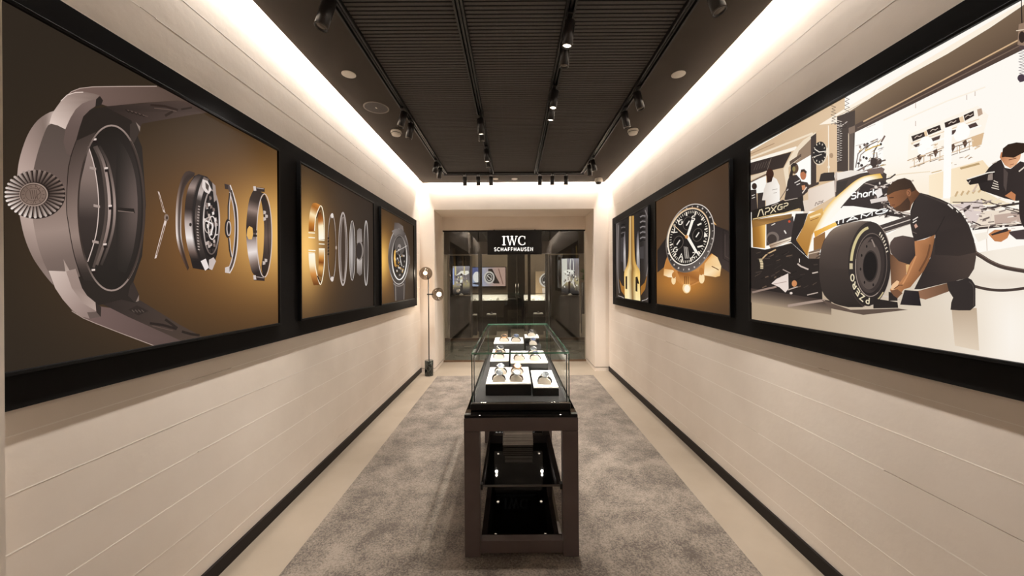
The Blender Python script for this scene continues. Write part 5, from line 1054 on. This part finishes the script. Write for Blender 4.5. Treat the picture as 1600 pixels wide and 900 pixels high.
watch(BE, .74, 2.95, .946, 2, 0, 'right one of two wristwatches on the rear left tray')
watch(BF, .5, 3.06, .972, 0, 0, 'lone wristwatch on the tall rear right white tray', 1.05)
watch(BG, .5, 2.93, .925, 2, 0, 'lone wristwatch on the dark block in front of the tall tray', 1.0)

# ================================================================ SHOP SIGN
sx0, sx1, sz0, sz1, sy = -.452, .508, 1.905, 2.338, 6.325
t = thing('shop_sign', ((sx0 + sx1)/2, sy, sz0), 'black hanging sign with glowing white IWC SCHAFFHAUSEN lettering', 'sign')
MB().box(sx0, sx1, sy, sy + .035, sz0, sz1).build('panel', 'sign', t, bevel=.003)
for x in (sx0 + .12, sx1 - .12): MB().box(x - .01, x + .01, sy + .008, sy + .028, sz1, 2.346).build('hanger', 'frame', t)
Wy = sy - .006
def put(polys, name):
    mb = MB()
    for q in polys: mb.prism(q, lambda u, v, w_: (u, Wy + w_, v), .0058)
    mb.build(name, 'letter', t)
def sgn(px_, py_): a, b = px_ray(px_, py_); return a*Wy, CAM_H + b*Wy
u0, v1 = sgn(784.5, 369.0); u1, v0 = sgn(820.2, 382.8)
H = v1 - v0; Wd = u1 - u0
def R_(x0, x1, y0, y1): return [(u0 + x0*H, v0 + y0*H), (u0 + x1*H, v0 + y0*H), (u0 + x1*H, v0 + y1*H), (u0 + x0*H, v0 + y1*H)]
def Q_(*pts): return [(u0 + a*H, v0 + b*H) for a, b in pts]
put([R_(.12, .28, 0, 1), R_(0, .40, 0, .07), R_(0, .40, .93, 1)], 'letter_i')
ox = .44
put([Q_((ox+.08, 1), (ox+.25, 1), (ox+.47, .0), (ox+.38, .0)), Q_((ox+.38, 0), (ox+.47, 0), (ox+.72, 1), (ox+.63, 1)), Q_((ox+.56, 1), (ox+.72, 1), (ox+.94, 0), (ox+.85, 0)), Q_((ox+.85, 0), (ox+.94, 0), (ox+1.19, 1), (ox+1.11, 1)), R_(ox, ox+.34, .94, 1), R_(ox+.50, ox+.80, .94, 1), R_(ox+1.02, ox+1.28, .94, 1)], 'letter_w')
oc = 1.76; cpts_o = arc(oc + .47, .5, .47, .52, 48, 312, 22); cpts_i = arc(oc + .50, .5, .34, .45, 312, 48, 22)
put([Q_(*(cpts_o + cpts_i)), R_(oc+.74, oc+.80, .66, .98), R_(oc+.74, oc+.80, .06, .30)], 'letter_c')
u0, v1 = sgn(772.3, 387.0); u1, v0 = sgn(832.6, 391.8); H = v1 - v0
ls, W = text_lines('SCHAFFHAUSEN', .42); k_ = (u1 - u0)/W
for ch, lines in ls:
    polys = []
    for l in lines:
        L_, R2 = thick([(u0 + q[0]*k_, v0 + q[1]*H) for q in l], .0105)
        for i in range(len(L_) - 1): polys.append([tuple(L_[i]), tuple(L_[i+1]), tuple(R2[i+1]), tuple(R2[i])])
    put(polys, 'letter_' + ch.lower())

# ================================================================ DOORWAY GLASS AND THE SHOP BEYOND
wn = struct(MB().box(OX0 + .001, OX1 - .001, GY, GY + .012, .03, 2.325), 'window_1', 'shopglass')
MB().box(OX0, OX1, GY - .015, GY + .03, 0.0, .03).build('sill_bar', 'bronze', wn)
for x in (-.62, .66): MB().box(x - .006, x + .006, GY + .0125, GY + .02, .03, 2.325).build('seal', 'frame', wn)
BX = 2.3
struct(MB().box(-BX, BX, GY + .021, 8.5, -.1, 0), 'floor', 'stone')
struct(MB().box(-BX, BX, 8.5, 11.8, -.1, .03), 'floor', 'floor')
struct(MB().box(-BX, BX, GY + .1, 11.8, 3.0, 3.06), 'ceiling', 'soffit')
struct(MB().box(-BX - .1, -BX, GY + .1, 11.8, 0, 3.0), 'wall_beyond_left', 'greywall'); struct(MB().box(BX, BX + .1, GY + .1, 11.8, 0, 3.0), 'wall_beyond_right', 'greywall'); struct(MB().box(-BX, BX, 11.7, 11.8, 0, 3.0), 'wall_beyond_far', 'greywall')
struct(MB().box(-BX, BX, 8.5, 8.62, 2.08, 3.0), 'wall_beyond_header', 'dkwood')
struct(MB().box(-BX, BX, 8.48, 8.52, .03, .09), 'trim_4', 'bronze')
struct(MB().box(-1.76, -1.60, 8.64, 8.72, .03, 2.08), 'wall_beyond_pier', 'plaster'); struct(MB().box(1.66, 1.80, 8.64, 8.72, .03, .62), 'wall_beyond_pier', 'plaster')
w2 = struct(MB().box(-1.9, 1.95, 8.55, 8.562, .09, 2.08), 'window_2', 'glass')
for x in (-.78, -.10, .38, .80): MB().box(x - .035, x + .035, 8.563, 8.60, .09, 2.08).build('mullion', 'dkwood', w2)
def beyond(px_, py_, Y): a, b = px_ray(px_, py_); return a*Y, CAM_H + b*Y
class Flat(Print):   # a printed sheet facing the camera (plane y = const)
    def __init__(s, Y, x0, x1, z0, z1): Print.__init__(s, 1.0, x0, x1, z0, z1); s.Y = Y
    def pt(s, p, col): x, z = beyond(p[0], p[1], s.Y); return (x, z, col(p[0], p[1]) if callable(col) else col)
    def put(s, poly):
        n = len(s.v); Print.put(s, poly)
        for i in range(n, len(s.v)): q = s.v[i]; s.v[i] = (q[1], s.Y - s.k*.0001, q[2])
    def fill(s, fn, n=14):
        s.k += 1; x0, x1, z0, z1 = s.r
        for i in range(n):
            for j in range(n):
                q = []
                for a, b in ((i, j), (i+1, j), (i+1, j+1), (i, j+1)):
                    u, v = a/n, b/n; q.append((x0 + (x1-x0)*u, z0 + (z1-z0)*v, fn(u, v)))
                s.put(q)
# display pillars with lit picture niches
for px0, px1, qx0, qx1, qy0, nm in ((702, 735, 707.5, 734, 416, 'left'), (858, 905, 877, 905, 404, 'right')):
    x0, _ = beyond(px0, 400, 8.7); x1, _ = beyond(px1, 400, 8.7); n0, z1 = beyond(qx0, qy0, 8.69); n1, z0 = beyond(qx1, 459, 8.69)
    t = thing('display_pillar', ((x0 + x1)/2, 8.9, .03), 'dark brown display pillar behind the glass with a bright picture panel, %s of the sign' % nm, 'display pillar', 'display pillars in the shop beyond')
    MB().box(x0, x1, 8.70, 9.1, .03, 2.06).build('body', 'dkwood', t, bevel=.003)
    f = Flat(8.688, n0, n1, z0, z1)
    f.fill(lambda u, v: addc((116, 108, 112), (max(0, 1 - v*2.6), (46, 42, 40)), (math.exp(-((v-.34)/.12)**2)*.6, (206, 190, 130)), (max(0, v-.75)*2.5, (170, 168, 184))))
    cx = (qx0 + qx1)/2
    if nm == 'left':
        f.poly([(712,431),(720,423.5),(732,423),(733,427),(728,430),(720,428)], (238,232,226)); f.stroke([(711.5,402),(712,430)], 2, (206,190,140)); f.stroke([(725.5,402),(725.5,428)], 2, (206,190,150)); f.poly([(707.5,419),(709.5,419),(709.5,445),(707.5,445)], (160,176,230))
        f.poly([(719,432),(721.5,430),(723,441),(719,442)], (246,244,242)); f.poly([(719,442),(723.5,442),(723,459),(719.5,459)], (58,54,52)); f.ell(721, 429, 1.6, 2, (60,50,46))
        random.seed(4)
        for i in range(24): a = 711 + random.random()*22; b = 432 + random.random()*14; f.poly([(a-1,b-1.5),(a+1,b-1),(a+1,b+1.5),(a-1,b+1)], random.choice(((206,196,190),(84,76,78),(150,140,146),(200,188,150))))
    else:
        f.poly([(878,405),(886,404),(886,440),(878,448)], (214,210,204)); f.poly([(880,424),(888,421),(898,423),(897,427),(886,429)], (240,236,230)); f.ring(893.5, 416, 2.6, 14, 1.1, (236,232,228)); f.ring(893.5, 434, 3, 8, 1.1, (220,214,208)); f.ell(887, 436, 3, 5, (226,220,214)); f.poly([(888,440),(891,440),(891,458),(888,458)], (40,36,35)); f.poly([(893,440),(896,437),(900,446),(898,450)], (210,200,192))
        random.seed(6)
        for i in range(26): a = 879 + random.random()*24; b = 424 + random.random()*24; f.poly([(a-1,b-1.5),(a+1,b-1),(a+1,b+1.5),(a-1,b+1)], random.choice(((220,214,208),(60,55,54),(150,142,138),(96,88,86))))
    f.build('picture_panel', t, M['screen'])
    MB().box(n0 - .03, n1 + .03, 8.62, 8.699, z0 - .045, z0 - .03).build('ledge', 'steel', t)
    x, zc_ = beyond(cx, 463, 8.65); MB().lathe([(.05, 0), (.045, .02), (.02, .04), (0, .045)], (x, 8.655, z0 - .03), n=14).build('watch_stand', 'white', t)
# wall screen on the far wall
x0, z1 = beyond(735, 418, 11.6); x1, z0 = beyond(790, 447, 11.6)
t = thing('wall_screen', ((x0 + x1)/2, 11.66, z0), 'wall screen in the shop beyond showing a wristwatch on pale skin', 'screen')
MB().box(x0 - .02, x1 + .02, 11.61, 11.695, z0 - .02, z1 + .02).build('bezel', 'frame', t)
f = Flat(11.605, x0, x1, z0, z1); f.fill(lambda u, v: mixc((150,160,190), (176,146,136), min(1, max(0, u*2.2-.6))), 12)
f.poly([(735,418),(749,418),(749,424),(738,430),(738,447),(735,447)], (84,92,140)); f.ell(745, 433, 6, 8.5, (222,220,220)); f.poly([(738,442),(748,441),(747,445),(740,444)], (50,48,52)); f.poly([(763,420),(769,420),(781,443),(772,443),(762,436)], (44,36,34)); f.ell(764.5, 433.5, 8.2, 9.6, (196,190,186)); f.ell(764.5, 433.5, 6, 7.2, (40,36,36)); f.ring(764.5, 433.5, 4, 5, .9, (206,200,196)); f.stroke([(761,430),(768,437)], 1, (220,214,210)); f.stroke([(779,420),(786,444)], 1.4, (120,86,76))
f.build('picture', t, M['screen'])
# large watch poster right
x0, z1 = beyond(836.5, 424, 11.6); x1, z0 = beyond(878, 461, 11.6)
t = thing('watch_poster', ((x0 + x1)/2, 11.66, z0), 'lit beige poster of a large round wristwatch in the shop beyond', 'poster')
MB().box(x0, x1, 11.61, 11.695, z0, z1).build('panel', 'frame', t)
f = Flat(11.605, x0, x1, z0, z1); f.fill(lambda u, v: mixc((206,170,126), (104,88,72), min(1, .5*u + .55*v)), 12)
f.poly([(847,450),(853,450),(853,461),(848,461)], (206,190,176)); f.poly([(868,450),(874,450),(873,461),(869,461)], (206,190,176)); f.ell(860, 438, 17.5, 13, (196,190,184)); f.ell(860, 437.5, 15, 11, (50,45,44)); f.ring(860, 438, 13, 9, .8, (150,142,136)); f.stroke([(857,438),(868,431)], 1.6, (236,232,228)); f.stroke([(852,433),(858,438)], 1.3, (236,232,228))
for a, b in ((850,441),(866,443),(871,437),(854,445)): f.ell(a, b, 1.3, 1.2, (220,214,208), n=8)
f.build('picture', t, M['screen'])
# dark central door
t = thing('dark_doorway', (.12, 10.6, .03), 'tall black double door panel at the centre of the shop beyond', 'door')
MB().box(-.13, .105, 10.5, 10.6, .03, 2.3).build('door_leaf', 'black', t, bevel=.003); MB().box(.112, .34, 10.5, 10.6, .03, 2.3).build('door_leaf', 'black', t, bevel=.003)
for x in (.07, .145): MB().tube((x, 10.48, .95), (x, 10.48, 1.35), .008, n=10).build('pull_handle', 'chrome', t)
# counters with trays
for px0, px1, nm in ((736, 794, 'left'), (819, 856, 'right')):
    x0, zt = beyond(px0, 465, 10.0); x1, _ = beyond(px1, 465, 10.0)
    t = thing('sales_counter', ((x0 + x1)/2, 10.2, .03), 'glass topped dark sales counter in the shop beyond, %s of the black door' % nm, 'counter', 'sales counters in the shop beyond')
    MB().box(x0, x1, 10.0, 10.45, .03, zt - .09).build('body', 'dkwood', t, bevel=.004)
    MB().box(x0 + .01, x1 - .01, 10.01, 10.44, zt - .09, zt - .08).build('tray', 'white', t)
    g = MB().box(x0, x1, 10.0, 10.006, zt - .08, zt + .11).build('front_glass', 'glass', t); MB().box(x0, x1, 9.998, 10.008, zt + .11, zt + .122).build('rim', 'steel', t)
    MB().box(x0, x1, 10.40, 10.41, zt - .08, zt + .06).build('rear_panel', 'white', t)
    area_light('counter_lamp', ((x0 + x1)/2, 10.2, zt + .11), x1 - x0 - .1, .1, 2.2, (0, 0, -1), (1, .95, .88))
    n = 5 if nm == 'left' else 4
    for k in range(n):
        x = x0 + (x1 - x0)*(k + .6)/n
        s_ = MB().lathe([(.055, 0), (.05, .02), (.022, .05 + .02*(k % 2)), (.0, .055 + .02*(k % 2))], (x, 10.1 + .06*(k % 3), zt - .0795), n=14).build('watch_stand', 'white')
        tag(s_, 'small white watch stand on the %s sales counter, number %s from its left end' % (nm, ('one', 'two', 'three', 'four', 'five')[k]), 'watch stand', 'white stands on the sales counters')
# low white plinths deeper in the shop
for px_, py_, nm in ((768, 490, 'left of the black door'), (841, 489, 'right of the black door'), (738, 491, 'by the left pillar')):
    x, z_ = beyond(px_, py_, 9.4)
    t = thing('low_plinth', (x, 9.4, .03), 'low dark plinth with white tray in the shop beyond, %s' % nm, 'plinth', 'low plinths in the shop beyond')
    MB().box(x - .13, x + .13, 9.3, 9.5, .03, z_ - .03).build('body', 'dkwood', t, bevel=.003); MB().box(x - .12, x + .12, 9.31, 9.49, z_ - .03, z_).build('tray', 'white', t, bevel=.003); MB().lathe([(.04, 0), (.035, .03), (0, .05)], (x, 9.4, z_), n=12).build('watch_stand', 'dialb', t)
# plant at the right
x, z_ = beyond(913, 440, 9.3); x = 1.86
t = thing('potted_plant', (x, 9.35, .03), 'small green leafy plant in a tall dark pot behind the glass at the right', 'plant')
MB().lathe([(0, 0), (.08, 0), (.1, .05), (.09, z_ - .06), (.075, z_ - .05), (.0, z_ - .07)], (x, 9.35, .03), n=20).build('pot', 'dkwood', t)
random.seed(9)
for k in range(26):
    a = random.random()*6.28; e = random.uniform(.2, 1.4); L = random.uniform(.10, .24); d = Vector((math.cos(a)*math.cos(e), math.sin(a)*math.cos(e), math.sin(e))); b = Vector((x, 9.35, z_ - .03 + random.random()*.28)); s_ = d.cross(Vector((0, 0, 1))).normalized()*L*.22
    MB().face([b, b + d*L*.5 + s_, b + d*L, b + d*L*.5 - s_]).build('leaf', 'leaf', t)
MB().tube((x, 9.35, z_ - .05), (x + .01, 9.35, z_ + .3), .008, n=8).build('stem', 'leaf', t)
area_light('beyond_lamp', (0, 10.0, 2.95), 2.6, 2.2, 60, (0, 0, -1), (1, .86, .70))
area_light('corridor_lamp', (0, 7.4, 2.95), 2.6, .8, 26, (0, 0, -1), (1, .86, .70))
